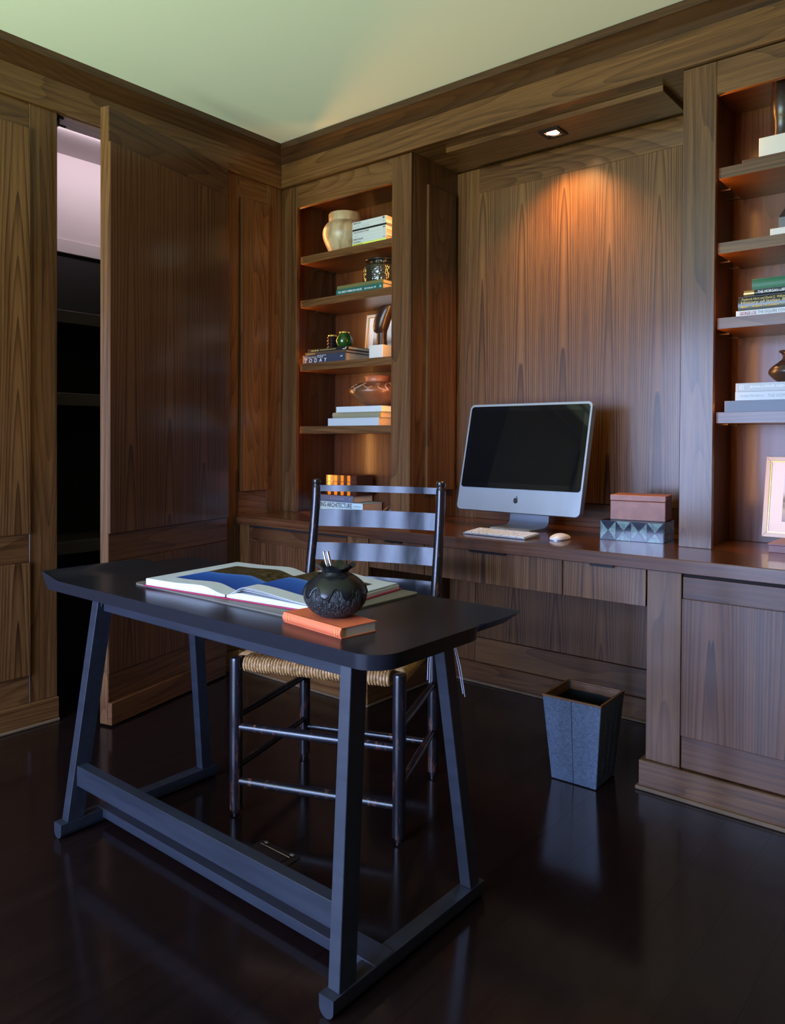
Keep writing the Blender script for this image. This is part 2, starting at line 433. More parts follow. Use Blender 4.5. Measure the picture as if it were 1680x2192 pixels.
def text_mesh(s, mat, height, width=None, bold=0.0, extrude=0.00015, shear=0.0, align='LEFT'):
    cu = bpy.data.curves.new('t', 'FONT'); cu.body = s; cu.size = 1; cu.offset = bold; cu.shear = shear; cu.resolution_u = 3
    to = bpy.data.objects.new('t', cu); COL.objects.link(to)
    dg = bpy.context.evaluated_depsgraph_get()
    me = bpy.data.meshes.new_from_object(to.evaluated_get(dg))
    bpy.data.objects.remove(to); bpy.data.curves.remove(cu)
    xs = [v.co.x for v in me.vertices]; ys = [v.co.y for v in me.vertices]
    if not xs: return me
    x0, x1, y0, y1 = min(xs), max(xs), min(ys), max(ys)
    sy = height/(y1-y0); sx = (width/(x1-x0)) if width else sy
    off = {'LEFT': -x0, 'CENTER': -(x0+x1)/2, 'RIGHT': -x1}[align]
    for v in me.vertices: v.co = ((v.co.x+off)*sx, (v.co.y-(y0+y1)/2)*sy, v.co.z*0)
    bm = bmesh.new(); bm.from_mesh(me); bpy.data.meshes.remove(me)
    ext = bmesh.ops.extrude_face_region(bm, geom=list(bm.faces))
    bmesh.ops.translate(bm, verts=[e for e in ext['geom'] if isinstance(e, bmesh.types.BMVert)], vec=(0, 0, extrude))
    return to_mesh('lettering', bm, mat)
#%%
# ------------------------------------------------------------------ dimensions of the built-in (x along the back wall, y into it)
H = 2.621                      # ceiling
ZF, ZB = 2.424, 2.545          # frieze
ZC, ZCB = 0.76, 0.716          # worktop
XR = 4.3                       # right-hand wall
YF = -0.277                    # front of base cabinets
BB = 0.095                     # baseboard height

# ------------------------------------------------------------------ shell
fl = thing('floor', 'dark stained plank floor', None, (2.0, -2.0, 0), kind='structure')
P('subfloor', bx((-0.62, XR+0.1, WY-0.1, 0.5, -0.08, -0.0225), bev=0), 'shadow_gap', fl, world=True)
PW = 0.127
lens = [1.9, 1.4, 1.62, 2.1]
x = -0.6; k = 0
plank_mesh = {}
while x < XR:
    y = WY-0.05 - (k*0.73 % 1.5)
    j = 0
    while y < 0.42:
        ln = lens[(k*3+j) % 4]
        y0, y1 = max(y, WY-0.05), min(y+ln, 0.42)
        if y1-y0 > 0.05:
            key = round(y1-y0, 3)
            if key not in plank_mesh:
                plank_mesh[key] = to_mesh('plank', bx((0, PW-0.0003, 0, key-0.0003, -0.022, 0), bev=0), 'floor_stain')
            o = P('plank', plank_mesh[key], None, fl)
            o.matrix_parent_inverse = inv(fl)
            o.location = (x, y0, 0)
        y += ln; j += 1
    x += PW; k += 1
P('ceiling', bx((-0.02, XR+0.02, WY, 0.42, H, H+0.06), bev=0), 'ceiling_paint', kind='structure')
# back wall behind the joinery
wb = thing('wall_back', None, None, (1.45, 0.4, 0), kind='structure')
P('wall_core', bx((-0.05, XR, 0.40, 0.46, 0, H), bev=0), 'walnut_Z', wb, world=True)
tp = thing('trim_3', None, None, (1.45, 0.0, 0), kind='structure')
P('frieze', bx((0.0, XR, -0.02, 0.36, ZF, ZB), bev=0.001), 'walnut_X', tp, world=True)
P('frieze_filler', bx((0.0, XR, 0.0, 0.36, ZB, H), bev=0), 'walnut_X', tp, world=True)
# niche lining
nl, nr, ny = 0.855, 2.058, 0.365
P('niche_stile', bx((nl, 0.981, ny-0.004, ny+0.02, ZC, 2.42)), 'walnut_Z', tp, world=True)
P('niche_stile', bx((1.939, nr, ny-0.004, ny+0.02, ZC, 2.42)), 'walnut_Z', tp, world=True)
P('niche_top_rail', bx((0.981, 1.939, ny-0.004, ny+0.02, 2.302, 2.42)), 'walnut_X', tp, world=True)
P('niche_bottom_rail', bx((0.981, 1.939, ny-0.004, ny+0.02, ZC, 0.862)), 'walnut_X', tp, world=True)
P('niche_panel', bx((0.982, 1.938, ny-0.012, ny+0.012, 0.864, 2.30)), 'walnut_flitch_X', tp, world=True)
P('niche_side', bx((nl-0.02, nl, 0.02, ny, ZC, ZF)), 'walnut_Z', tp, world=True)
P('niche_side', bx((nr, nr+0.02, 0.02, ny, ZC, ZF)), 'walnut_Z', tp, world=True)
P('niche_side_panel', bx((nl, nl+0.014, 0.112, 0.33, 0.895, 2.306)), 'walnut_Z', tp, world=True)
P('niche_side_panel', bx((nr-0.014, nr, 0.112, 0.33, 0.895, 2.306)), 'walnut_Z', tp, world=True)
P('niche_soffit_panel', bx((1.0, 1.965, 0.06, 0.285, 2.402, ZF)), 'walnut_X', tp, world=True)
# wall behind the knee space
P('knee_stile', bx((0.866, 1.012, 0.303, 0.33, BB, ZCB)), 'walnut_Z', tp, world=True)
P('knee_panel', bx((1.013, 2.04, 0.306, 0.33, 0.212, ZCB)), 'walnut_flitch_X', tp, world=True)
P('knee_rail', bx((1.013, 2.04, 0.303, 0.33, BB, 0.21)), 'walnut_X', tp, world=True)
P('core_low', bx((0.0, XR, 0.34, 0.40, 0, ZCB), bev=0), 'walnut_Z', wb, world=True)
# back wall to the right of the bookcases
P('end_panel', bx((2.92, XR, 0.0, 0.02, 0, ZF)), 'walnut_flitch_X', tp, world=True)

# left wall: core with the doorway, stiles, raised panels
wl = thing('wall_left', None, None, (0, -2.0, 0), kind='structure')
DY0, DY1 = -1.202, -0.393
P('wall_core', bx((-0.11, -0.002, WY, DY0, 0, H), (-0.11, -0.002, DY1, 0.4, 0, H), (-0.11, -0.002, DY0, DY1, ZF, H), bev=0), 'walnut_Y', wl, world=True)
P('frieze', bx((-0.002, 0.02, WY, -0.02, ZF, ZB), bev=0.001), 'walnut_Y', wl, world=True)
def stile(y0, y1): P('stile', bx((-0.004, 0.006, y0, y1, BB, ZF)), 'walnut_Z', wl, world=True)
def rail(y0, y1, z0, z1): P('rail', bx((-0.004, 0.0055, y0, y1, z0, z1)), 'walnut_Y', wl, world=True)
def wpanel(y0, y1, z0, z1, d=0.02): P('panel', bx((-0.004, d, y0, y1, z0, z1)), 'walnut_flitch_Y', wl, world=True)
stile(-1.3135, DY0)
y1 = -1.3145
for k in range(3):
    y0 = y1-1.0
    rail(y0, y1, 2.323, ZF); rail(y0, y1, 0.645, 0.757); rail(y0, y1, BB, 0.206)
    wpanel(y0, y1, 0.757, 2.323); wpanel(y0, y1, 0.206, 0.645)
    stile(y0-0.1125, y0-0.0005)
    y1 = y0-0.113
stile(DY1, -0.2815); stile(-0.1045, -0.001)
rail(-0.281, -0.105, 2.318, ZF); rail(-0.281, -0.105, ZC-0.06, 0.873)
P('panel', bx((-0.004, 0.022, -0.281, -0.105, 0.874, 2.318)), 'walnut_Z', wl, world=True)
P('jamb', bx((-0.11, 0.0, DY0-0.001, DY0+0.003, 0, ZF), bev=0), 'walnut_Z', wl, world=True)
P('jamb', bx((-0.11, 0.0, DY1-0.003, DY1+0.001, 0, ZF), bev=0), 'walnut_Z', wl, world=True)
P('head_jamb', bx((-0.11, 0.0, DY0, DY1, ZF-0.004, ZF), bev=0), 'walnut_Y', wl, world=True)
P('lower_wall', bx((-0.004, 0.004, -0.2815, -0.1, BB, 0.70), bev=0.001), 'walnut_Z', wl, world=True)
P('wall_right', bx((XR, XR+0.08, WY, 0.4, 0, H), bev=0), 'walnut_flitch_Y', kind='structure')
# wall behind the camera with three garden doors
wf = thing('wall_front', None, None, (2.1, WY, 0), kind='structure')
boxes = [(-0.1, XR+0.08, WY-0.1, WY, WZ1, H), (-0.1, WIN[0][0], WY-0.1, WY, 0, WZ1), (WIN[-1][1], XR+0.08, WY-0.1, WY, 0, WZ1), (WIN[0][0], WIN[-1][1], WY-0.1, WY, 0, WZ0)]
for a, b in zip(WIN, WIN[1:]): boxes.append((a[1], b[0], WY-0.1, WY, 0, WZ1))
P('wall_core', bx(*boxes, bev=0), 'walnut_Z', wf, world=True)
for i, (a, b) in enumerate(WIN):
    wn = thing('window_%d' % (i+1), None, None, ((a+b)/2, WY, WZ0), kind='structure')
    t = 0.055
    P('frame', bx((a, a+t, WY-0.07, WY-0.02, WZ0, WZ1), (b-t, b, WY-0.07, WY-0.02, WZ0, WZ1), (a+t, b-t, WY-0.07, WY-0.02, WZ0, WZ0+0.12), (a+t, b-t, WY-0.07, WY-0.02, WZ1-t, WZ1), ((a+b)/2-0.05, (a+b)/2+0.05, WY-0.07, WY-0.02, WZ0+0.12, WZ1-t), bev=0), 'walnut_Z', wn, world=True)

# crown mouldings (mitred in the corner)
prof = [(0.0, 2.543), (0.024, 2.543), (0.040, 2.561), (0.060, 2.578), (0.0785, 2.590), (0.0825, 2.590), (0.0825, H), (0.0, H)]
def crown(name, alongx):
    bm = bmesh.new(); e0, e1 = [], []
    for o, z in prof:
        if alongx: e0.append(bm.verts.new((o, -o, z))); e1.append(bm.verts.new((XR, -o, z)))
        else: e0.append(bm.verts.new((o, -o, z))); e1.append(bm.verts.new((o, WY, z)))
    n = len(prof)
    for i in range(n): bm.faces.new((e0[i], e0[(i+1) % n], e1[(i+1) % n], e1[i]))
    bm.faces.new(e0); bm.faces.new(e1)
    P(name, bm, 'crown_walnut_X' if alongx else 'crown_walnut_Y', kind='structure')
crown('trim_1', True); crown('trim_2', False)
# baseboards with shoe moulding
def bboard(name, boxes, shoes):
    t = thing(name, None, None, (boxes[0][0], boxes[0][2], 0), kind='structure')
    for b in boxes: P('board', bx(b), 'walnut_X' if b[1]-b[0] > b[3]-b[2] else 'walnut_Y', t, world=True)
    if shoes:
        for s in shoes: P('shoe', bx(s, bev=0.003), 'shoe_edge', t, world=True)
bboard('baseboard_left', [(0, 0.022, -4.59, DY0, 0, BB), (0, 0.022, DY1, -0.29, 0, BB)], [(0.02, 0.028, -4.59, DY0+0.002, 0, 0.012)])
bboard('baseboard_back', [(0.868, 2.036, 0.288, 0.303, 0, BB)], [(0.868, 2.036, 0.279, 0.288, 0, 0.012)])

# ------------------------------------------------------------------ closet beyond the doorway
wc = thing('wall_closet', None, None, (-0.5, -0.8, 0), kind='structure')
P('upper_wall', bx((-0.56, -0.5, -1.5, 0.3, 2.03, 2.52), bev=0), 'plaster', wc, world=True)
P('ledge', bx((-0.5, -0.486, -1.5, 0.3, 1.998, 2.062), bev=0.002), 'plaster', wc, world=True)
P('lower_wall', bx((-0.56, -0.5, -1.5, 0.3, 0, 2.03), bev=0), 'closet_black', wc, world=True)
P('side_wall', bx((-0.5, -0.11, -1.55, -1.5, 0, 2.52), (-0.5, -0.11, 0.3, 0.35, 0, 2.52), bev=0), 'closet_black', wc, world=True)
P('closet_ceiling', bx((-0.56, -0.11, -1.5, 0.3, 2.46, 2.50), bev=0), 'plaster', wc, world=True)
cs_names = ['uppermost', 'middle', 'lowest']
for z, nm in zip((1.68, 1.325, 0.68), cs_names):
    t = P('closet_shelf', bx((-0.495, -0.2, -1.45, 0.25, z-0.053, z)), 'closet_shelf_brown')
    props(t, 'dark closet shelf seen through the doorway gap, %s of three' % nm, 'shelf', 'dark shelves in the closet')
t = thing('closet_lamp', 'slim closet light strip tucked behind the doorway header', 'light', (-0.135, -0.8, 2.455))
P('housing', bx((-0.15, -0.112, -1.3, -0.3, 2.44, 2.459)), 'plaster', t, world=True)
P('diffuser', bx((-0.152, -0.15, -1.3, -0.3, 2.443, 2.456), bev=0), 'closet_glow', t, world=True)
light('closet_lamp_light', 'AREA', (-0.155, -0.8, 2.445), (-1, 0, -0.35), CLOSET_W, (1.0, 0.84, 0.92), shape='RECTANGLE', size=1.0, size_y=0.012)
t = thing('door_catch', 'small black door catch fixed under the doorway header', 'hardware', (-0.03, -1.17, ZF-0.004))
P('plate', bx((-0.07, -0.01, -1.196, -1.165, ZF-0.012, ZF-0.0045)), 'black_metal', t, world=True)
P('roller', bx((-0.05, -0.03, -1.19, -1.172, ZF-0.035, ZF-0.012)), 'black_metal', t, world=True)
P('arm', bx((-0.048, -0.04, -1.172, -1.14, ZF-0.03, ZF-0.022)), 'black_metal', t, world=True)

# ------------------------------------------------------------------ hidden door, standing ajar (local x: hinge to free edge, local -y: room side)
ang = math.atan2(-1.126+0.393, 0.195-0.0)
dr = thing('door_1', None, None, (0.004, -0.396, 0.0), ang, kind='structure')
DWD = 0.757
P('slab', bx((0.0, DWD, -0.044, -0.004, 0.008, 2.418)), 'walnut_Z', dr).location = (0, 0.044, 0)
for o in (dr,): pass
def dpart(n, b, mat): P(n, bx(b), mat, dr)
# room side is +y in the leaf's frame
dpart('top_rail', (0.0, DWD, 0.040, 0.0445, 2.281, 2.418), 'door_walnut_X')
dpart('upper_panel', (0.0, DWD+0.001, 0.040, 0.054, 0.757, 2.28), 'door_walnut_flitch')
dpart('middle_rail', (0.0, DWD, 0.040, 0.0445, 0.646, 0.756), 'door_walnut_X')
dpart('lower_panel', (0.0, DWD, 0.040, 0.047, 0.206, 0.645), 'door_walnut_flitch')
dpart('bottom_rail', (0.0, DWD, 0.040, 0.0445, BB, 0.205), 'door_walnut_X')
dpart('skirting', (0.03, DWD, 0.040, 0.062, 0.008, BB), 'door_walnut_X')
#%%
# ------------------------------------------------------------------ worktop, base cabinets, drawers
t = P('worktop', bx((0.002, 2.915, -0.302, ny-0.002, ZCB, ZC), bev=0.002), 'counter_walnut')
props(t, 'long polished walnut worktop running along the back wall', 'worktop')

def handle(parent, x0, x1):
    P('handle', bx((x0, x1, YF-0.016, YF, 0.7085, 0.7135), (x0, x1, YF-0.016, YF-0.013, 0.701, 0.7085), bev=0.0005), 'black_metal', parent, world=True, label='slim black edge pull')
def base_cab(name, label, x0, x1, dx0, dx1, pil):
    c = thing(name, label, 'cabinet', ((x0+x1)/2, YF, 0))
    P('carcass', bx((x0+0.002, x1-0.002, YF+0.02, 0.335, 0.004, ZCB-0.001)), 'walnut_Z', c, world=True)
    for a, b in pil: P('pilaster', bx((a, b, YF, YF+0.02, BB, ZCB-0.0005)), 'walnut_Z', c, world=True)
    d = P('door', bx((dx0, dx1, YF+0.006, YF+0.02, BB+0.003, 0.703)), 'walnut_Z', c, world=True)
    P('top_rail', bx((dx0, dx1, YF+0.0015, YF+0.0065, 0.636, 0.703), bev=0.001), 'door_walnut_X', d)
    P('panel', bx((dx0-0.001, dx1+0.001, YF-0.003, YF+0.0065, 0.2, 0.634), bev=0.001), 'door_walnut_flitch', d)
    P('bottom_rail', bx((dx0, dx1, YF+0.0015, YF+0.0065, BB+0.003, 0.199), bev=0.001), 'door_walnut_X', d)
    P('shadow_gap', bx((dx0-0.002, dx1+0.002, YF+0.012, YF+0.019, 0.703, ZCB-0.001), bev=0), 'shadow_gap', c, world=True)
    return c
c = base_cab('base_cabinet', 'walnut base cabinet in the corner beside the hidden door', 0.008, 0.852, 0.079, 0.726, [(0.008, 0.076), (0.731, 0.852)])
P('plinth', bx((0.008, 0.866, YF-0.016, YF, 0, BB)), 'walnut_X', c, world=True)
P('plinth', bx((0.852, 0.866, YF, 0.287, 0, BB)), 'walnut_Y', c, world=True)
P('shoe', bx((0.008, 0.874, YF-0.024, YF-0.016, 0, 0.012), bev=0.003), 'shoe_edge', c, world=True)
P('shoe', bx((0.866, 0.874, YF-0.016, 0.278, 0, 0.012), bev=0.003), 'shoe_edge', c, world=True)
c = base_cab('base_cabinet', 'walnut base cabinet under the right-hand bookcase with a tall door', 2.054, 2.91, 2.168, 2.79, [(2.054, 2.164), (2.795, 2.91)])
P('plinth', bx((2.038, 2.91, YF-0.016, YF, 0, BB)), 'walnut_X', c, world=True)
P('plinth', bx((2.038, 2.054, YF, 0.287, 0, BB)), 'walnut_Y', c, world=True)
P('shoe', bx((2.029, 2.91, YF-0.026, YF-0.016, 0, 0.013), bev=0.003), 'shoe_edge', c, world=True)
P('shoe', bx((2.029, 2.038, YF-0.016, 0.278, 0, 0.013), bev=0.003), 'shoe_edge', c, world=True)
c = thing('drawer_unit', 'row of three walnut drawers hung under the worktop', 'drawers', (1.45, YF, 0.59))
P('carcass', bx((0.856, 2.050, YF+0.02, 0.12, 0.594, ZCB-0.001)), 'walnut_X', c, world=True)
for (a, b, h0, h1) in ((0.857, 1.148, 0.952, 1.036), (1.151, 1.752, 1.369, 1.527), (1.755, 2.050, 1.859, 1.943)):
    d = P('drawer', bx((a, b, YF, YF+0.02, 0.591, 0.7145)), 'walnut_flitch_X', c, world=True)
    P('handle', bx((h0, h1, YF-0.012, YF-0.0003, 0.7100, 0.7140), (h0, h1, YF-0.012, YF-0.0095, 0.7065, 0.7100), bev=0.0004), 'black_metal', d, label='slim black edge pull')

# ------------------------------------------------------------------ bookcases
strip_info = []
def bookcase(label, xs0, xo0, xo1, xs1, shelves, pw):
    b = thing('bookcase', label, 'bookcase', ((xs0+xs1)/2, 0, ZC))
    P('stile', bx((xs0, xo0, 0.0, 0.02, ZC, ZF-0.002)), 'walnut_Z', b, world=True)
    P('stile', bx((xo1, xs1, 0.0, 0.02, ZC, ZF-0.002)), 'walnut_Z', b, world=True)
    P('top_rail', bx((xo0, xo1, 0.001, 0.02, 2.308, ZF-0.002)), 'walnut_X', b, world=True)
    i0, i1 = xo0-0.030, xo1+0.030
    P('side', bx((i0-0.018, i0, 0.02, 0.318, ZC, 2.37)), 'case_walnut_Z', b, world=True)
    P('side', bx((i1, i1+0.018, 0.02, 0.318, ZC, 2.37)), 'case_walnut_Z', b, world=True)
    P('back', bx((i0-0.018, i1+0.018, 0.318, 0.33, ZC, 2.37)), 'case_walnut_Z', b, world=True)
    P('top', bx((i0, i1, 0.02, 0.318, 2.352, 2.37)), 'case_walnut_X', b, world=True)
    for z in shelves:
        s = P('shelf', bx((i0+0.032, i1-0.032, 0.029, 0.317, z-0.037, z), bev=0), 'case_walnut_X', b, world=True)
        P('front_edge', bx((i0+0.032, i1-0.032, 0.0275, 0.0291, z-0.037, z), bev=0), 'walnut_X', s)
    bm = bmesh.new(); z = ZC+0.06
    while z < 2.3:
        for y in (0.055, 0.28):
            for xx in (i0+0.0006, i1-0.0006):
                vs = [bm.verts.new((xx, y+0.0025*math.cos(a*PI/4), z+0.0025*math.sin(a*PI/4))) for a in range(8)]; bm.faces.new(vs)
        z += 0.032
    P('peg_holes', bm, 'shadow_gap', b, world=True, kind='stuff')
    pins = bmesh.new()
    for z in shelves:
        for y in (0.16, 0.28): 
            for xx, s in ((i0, 1), (i1, -1)): add_box(pins, min(xx, xx+s*0.036), max(xx, xx+s*0.036), y-0.006, y+0.006, z-0.041, z-0.0372)
    P('shelf_pins', pins, 'bronze', b, world=True, kind='stuff')
    for xx, s, k in ((i0, 1, 1.0), (i1, -1, pw)):
        P('light_strip', bx((min(xx, xx+s*0.004), max(xx, xx+s*0.004), 0.0300, 0.0355, ZC+0.12, 2.29), bev=0), 'strip_glow', b, world=True)
        light('bookcase_strip_light', 'AREA', (xx+s*0.0055, 0.0330, (ZC+0.12+2.29)/2), (s*1.0, 0.05, 0), STRIP_W*k, WARM, shape='RECTANGLE', size=0.005, size_y=1.41)
    return b
bookcase('open walnut bookcase in the corner, left of the computer niche', 0.002, 0.114, 0.742, 0.855, (2.066, 1.842, 1.519, 1.199), 0.45)
bookcase('open walnut bookcase at the right edge, beside the computer niche', 2.058, 2.17, 2.798, 2.91, (2.066, 1.810, 1.553, 1.230), 0.3)

# niche downlight
t = thing('downlight', 'small glowing downlight with square dark trim in the niche soffit', 'light', (1.476, 0.152, 2.402))
bm = bmesh.new()
for q in ((-0.045, 0.045, -0.045, -0.028), (-0.045, 0.045, 0.028, 0.045), (-0.045, -0.028, -0.028, 0.028), (0.028, 0.045, -0.028, 0.028)): add_box(bm, *q, -0.006, 0.0)
P('trim', bm, 'black_metal', t)
P('lens', lathe([(0, -0.004), (0.020, -0.004), (0.027, -0.0015), (0.027, 0.0)], 28), 'lamp_glow', t, smooth=True)
light('downlight_light', 'SPOT', (1.476, 0.152, 2.392), (0.0, 0.24, -1), NICHE_LAMP_W, (1.0, 0.50, 0.17), spot_size=math.radians(112), spot_blend=1.0, shadow_soft_size=0.02)
#%%
# ------------------------------------------------------------------ writing desk (local x along its length, y away from the camera, z up)
DX, DYc = 1.4375, -1.3925
desk = thing('desk', 'low black writing desk with flared top and splayed legs in the foreground', 'desk', (DX, DYc, 0))
Ld, Dd, ZT = 1.296, 0.525, 0.725
def sstep(a, b, x):
    t = max(0, min(1, (x-a)/(b-a))); return t*t*(3-2*t)
def half(y, side):
    r = {(-1, -1): 0.018, (-1, 1): 0.045, (1, -1): 0.062, (1, 1): 0.018}[(side, 1 if y > 0 else -1)]
    d = abs(y)-(Dd/2-r); h = Ld/2
    if d > 0: h -= r-math.sqrt(max(0, r*r-d*d))
    if side > 0: h -= 0.007*math.exp(-((y-0.085)/0.013)**2)
    return h
def lipf(y, side): return (1-sstep(0.072, 0.118, y)) if side < 0 else sstep(0.045, 0.105, y)
ys = [-Dd/2+Dd*(0.5-0.5*math.cos(PI*i/56)) for i in range(57)]
ss = [0, .004, .010, .018, .03, .045, .06, .08, .1, .14, .2, .35, .5]
ss = ss+[1-s for s in reversed(ss[:-1])]
bm = bmesh.new(); top = []; low = []; mid = []
for y in ys:
    rt, rl = [], []
    hl, hr = half(y, -1), half(y, 1)
    ul = 0.006+0.024*lipf(y, -1); ur = 0.004+0.038*sstep(0.070, 0.11, y)
    for s in ss:
        xx = -hl+(hl+hr)*s
        z = ZT+0.0165*lipf(y, -1)*(1-sstep(0.0, 0.105, xx+hl))
        rt.append(bm.verts.new((xx, y, z)))
        xb = -hl+ul+(hl+hr-ul-ur)*s
        rl.append(bm.verts.new((xb, y*(1-0.012), ZT-0.031)))
    top.append(rt); low.append(rl)
n = len(ss); mrows = len(ys)
for j in range(mrows-1):
    for i in range(n-1):
        bm.faces.new((top[j][i], top[j][i+1], top[j+1][i+1], top[j+1][i]))
        bm.faces.new((low[j][i], low[j+1][i], low[j+1][i+1], low[j][i+1]))
    bm.faces.new((top[j][0], top[j+1][0], low[j+1][0], low[j][0]))
    bm.faces.new((top[j][-1], low[j][-1], low[j+1][-1], top[j+1][-1]))
for i in range(n-1):
    bm.faces.new((top[0][i], low[0][i], low[0][i+1], top[0][i+1]))
    bm.faces.new((top[-1][i], top[-1][i+1], low[-1][i+1], low[-1][i]))
rim = [e for e in bm.edges if len(e.link_faces) == 2 and e.calc_face_angle(0) > 0.9]
bmesh.ops.bevel(bm, geom=rim, offset=0.0012, segments=1, affect='EDGES')
P('top', bm, 'desk_top_charcoal', desk, smooth=True)
LZ, TZ = 0.042, 0.694
ax_, by_ = 0.06*(TZ-LZ), 0.115*(TZ-LZ)
lw, ld = 0.031, 0.05
for sx in (-1, 1):
    xin, xout = (-0.517, -0.517-lw) if sx < 0 else (0.536-lw, 0.536)
    x0, x1 = min(xin, xout), max(xin, xout)
    for sy in (-1, 1):
        if sy < 0: y0, y1 = -0.2455, -0.2455+ld
        else: y0, y1 = 0.2155-ld, 0.2155
        if sy > 0: y0, y1 = 0.2155-0.0, 0.2155+ld-0.012
        dx, dy = -sx*ax_, -sy*by_
        pts = [(x0, y0, LZ), (x1, y0, LZ), (x1, y1, LZ), (x0, y1, LZ)]
        pts += [(p[0]+dx, p[1]+dy, TZ) for p in pts]
        P('leg', hexa(pts, 0.0012), 'desk_charcoal', desk)
    # sled foot: flat top, rounded underside
    xs0, xs1 = x0-0.004, x1+0.004
    c0, hw = (xs0+xs1)/2, (xs1-xs0)/2
    poly = [(xs0, LZ), (xs0, 0.02)]+[(c0-hw*math.cos(a*PI/10), 0.02-0.0195*math.sin(a*PI/10)) for a in range(1, 10)]+[(xs1, 0.02), (xs1, LZ)]
    P('sled_foot', prism(poly, -0.266, 0.272), 'desk_charcoal', desk, smooth=True)
    P('cross_rail', bx((x0-sx*ax_*0.96, x1-sx*ax_*0.96, -0.165, 0.165, 0.645, TZ)), 'desk_charcoal', desk)
P('apron', bx((-0.478, 0.467, -0.158, -0.137, 0.632, TZ)), 'desk_charcoal', desk)
P('apron', bx((-0.478, 0.467, 0.140, 0.160, 0.632, TZ)), 'desk_charcoal', desk)
P('upper_stretcher', bx((-0.510, 0.500, -0.222, -0.190, 0.141, 0.198)), 'desk_charcoal', desk)
P('lower_stretcher', bx((-0.547, 0.5385, -0.140, -0.077, 0.019, 0.0445)), 'desk_charcoal', desk)

# things on the desk ------------------------------------------------
def rrect(x0, x1, y0, y1, r, n=6):
    pts = []
    for cx, cy, a0 in ((x1-r, y0+r, -90), (x1-r, y1-r, 0), (x0+r, y1-r, 90), (x0+r, y0+r, 180)):
        for k in range(n+1):
            a = math.radians(a0+90*k/n); pts.append((cx+r*math.cos(a), cy+r*math.sin(a)))
    return pts
t = thing('desk_pad', 'taupe leather desk pad lying under the open book', 'desk pad', (1.437, -1.335, ZT))
P('leather', prism(rrect(-0.343, 0.343, -0.205, 0.205, 0.02), 0.0002, 0.0045, plane='XY'), 'leather_taupe', t)

# open picture book
ZP = ZT+0.0047
bk = thing('open_book', 'large picture book lying open, blue photograph across its pages', 'book', (1.462, -1.512, ZP), math.radians(6.5))
BWL, BWR, BD = 0.298, 0.292, 0.345
bm = bx((-BWL-0.006, -0.014, -0.005, BD+0.005, 0, 0.0032), (0.014, BWR+0.006, -0.005, BD+0.005, 0, 0.0032), bev=0.0008)
tube([(-0.016, -0.0045, 0.002), (-0.008, -0.0045, 0.0005+0.001), (0, -0.0045, 0.0012), (0.008, -0.0045, 0.0015), (0.016, -0.0045, 0.002)], 0.0018, 6, bm)
add_box(bm, -0.016, 0.016, -0.004, BD+0.004, 0.0002, 0.0022)
P('cover', bm, 'cloth_crimson', bk)
def page_block(name, prof2, mat, y0=0.0, y1=BD, base=0.0034, thick=None):
    """prof2: (x, z) top curve; base is flat or the curve minus a thickness"""
    poly = [(px, pz) for px, pz in prof2]
    lowc = [(px, base) for px, pz in reversed(prof2)] if thick is None else [(px, pz-thick) for px, pz in reversed(prof2)]
    return P(name, prism(poly+lowc, y0, y1), mat, bk, smooth=True)
# photograph print, shared by the pages
m = base_mat('photo_print', (0.7, 0.7, 0.7), 0.45, spec=0.25)
tc = N(m, 'ShaderNodeTexCoord'); s = N(m, 'ShaderNodeSeparateXYZ'); L(m, tc.outputs['Object'], s.inputs[0])
X_, Y_ = s.outputs[0], s.outputs[1]
n1 = noise(m, tc.outputs['Object'], 45, 5, 0.7); n2 = noise(m, tc.outputs['Object'], 14, 3, 0.6)
yy = math_node(m, 'ADD', Y_, math_node(m, 'MULTIPLY', math_node(m, 'SUBTRACT', n1, 0.5), 0.02))
ydiv = math_node(m, 'DIVIDE', yy, 0.35)
forest = ramp_node(m, n1, [(0.35, (0.012, 0.009, 0.004)), (0.55, (0.07, 0.045, 0.018)), (0.68, (0.16, 0.10, 0.05)), (0.75, (0.6, 0.58, 0.5))])
blue = ramp_node(m, ydiv, [(0.15, (0.012, 0.055, 0.30)), (0.42, (0.03, 0.12, 0.48)), (0.52, (0.10, 0.22, 0.6))])
mx = N(m, 'ShaderNodeMixRGB'); L(m, math_node(m, 'GREATER_THAN', yy, 0.175), mx.inputs[0]); L(m, blue, mx.inputs[1]); L(m, forest, mx.inputs[2])
inx = math_node(m, 'LESS_THAN', math_node(m, 'ABSOLUTE', X_), 0.245)
iny = math_node(m, 'MULTIPLY', math_node(m, 'GREATER_THAN', Y_, 0.055), math_node(m, 'LESS_THAN', Y_, 0.29))
mk = math_node(m, 'MULTIPLY', inx, iny)
m2 = N(m, 'ShaderNodeMixRGB'); L(m, mk, m2.inputs[0]); m2.inputs[1].default_value = (0.62, 0.62, 0.66, 1); L(m, mx.outputs[0], m2.inputs[2])
L(m, m2.outputs[0], bsdf(m).inputs['Base Color'])
def curve_left(k):
    u = k/18; xx = -BWL+(BWL-0.003)*u
    return (xx, 0.0205+0.0035*sstep(0.35, 0.70, u)-0.0145*sstep(0.72, 1.0, u))
pl = [curve_left(k) for k in range(19)]
page_block('page_block', [(a, b-0.001) for a, b in pl], 'page_edges_white')
page_block('open_page', pl, 'photo_print', 0.0005, BD-0.0005, thick=0.0008)
pr = []
for k in range(19):
    u = k/18; xx = 0.003+(BWR-0.003)*u
    pr.append((xx, 0.0095+0.009*sstep(0.0, 0.14, u)-0.006*sstep(0.2, 1.0, u)))
page_block('page_block', [(a, b-0.001) for a, b in pr], 'page_edges_white')
page_block('blue_page', pr, 'photo_print', 0.0005, BD-0.0005, thick=0.0008)
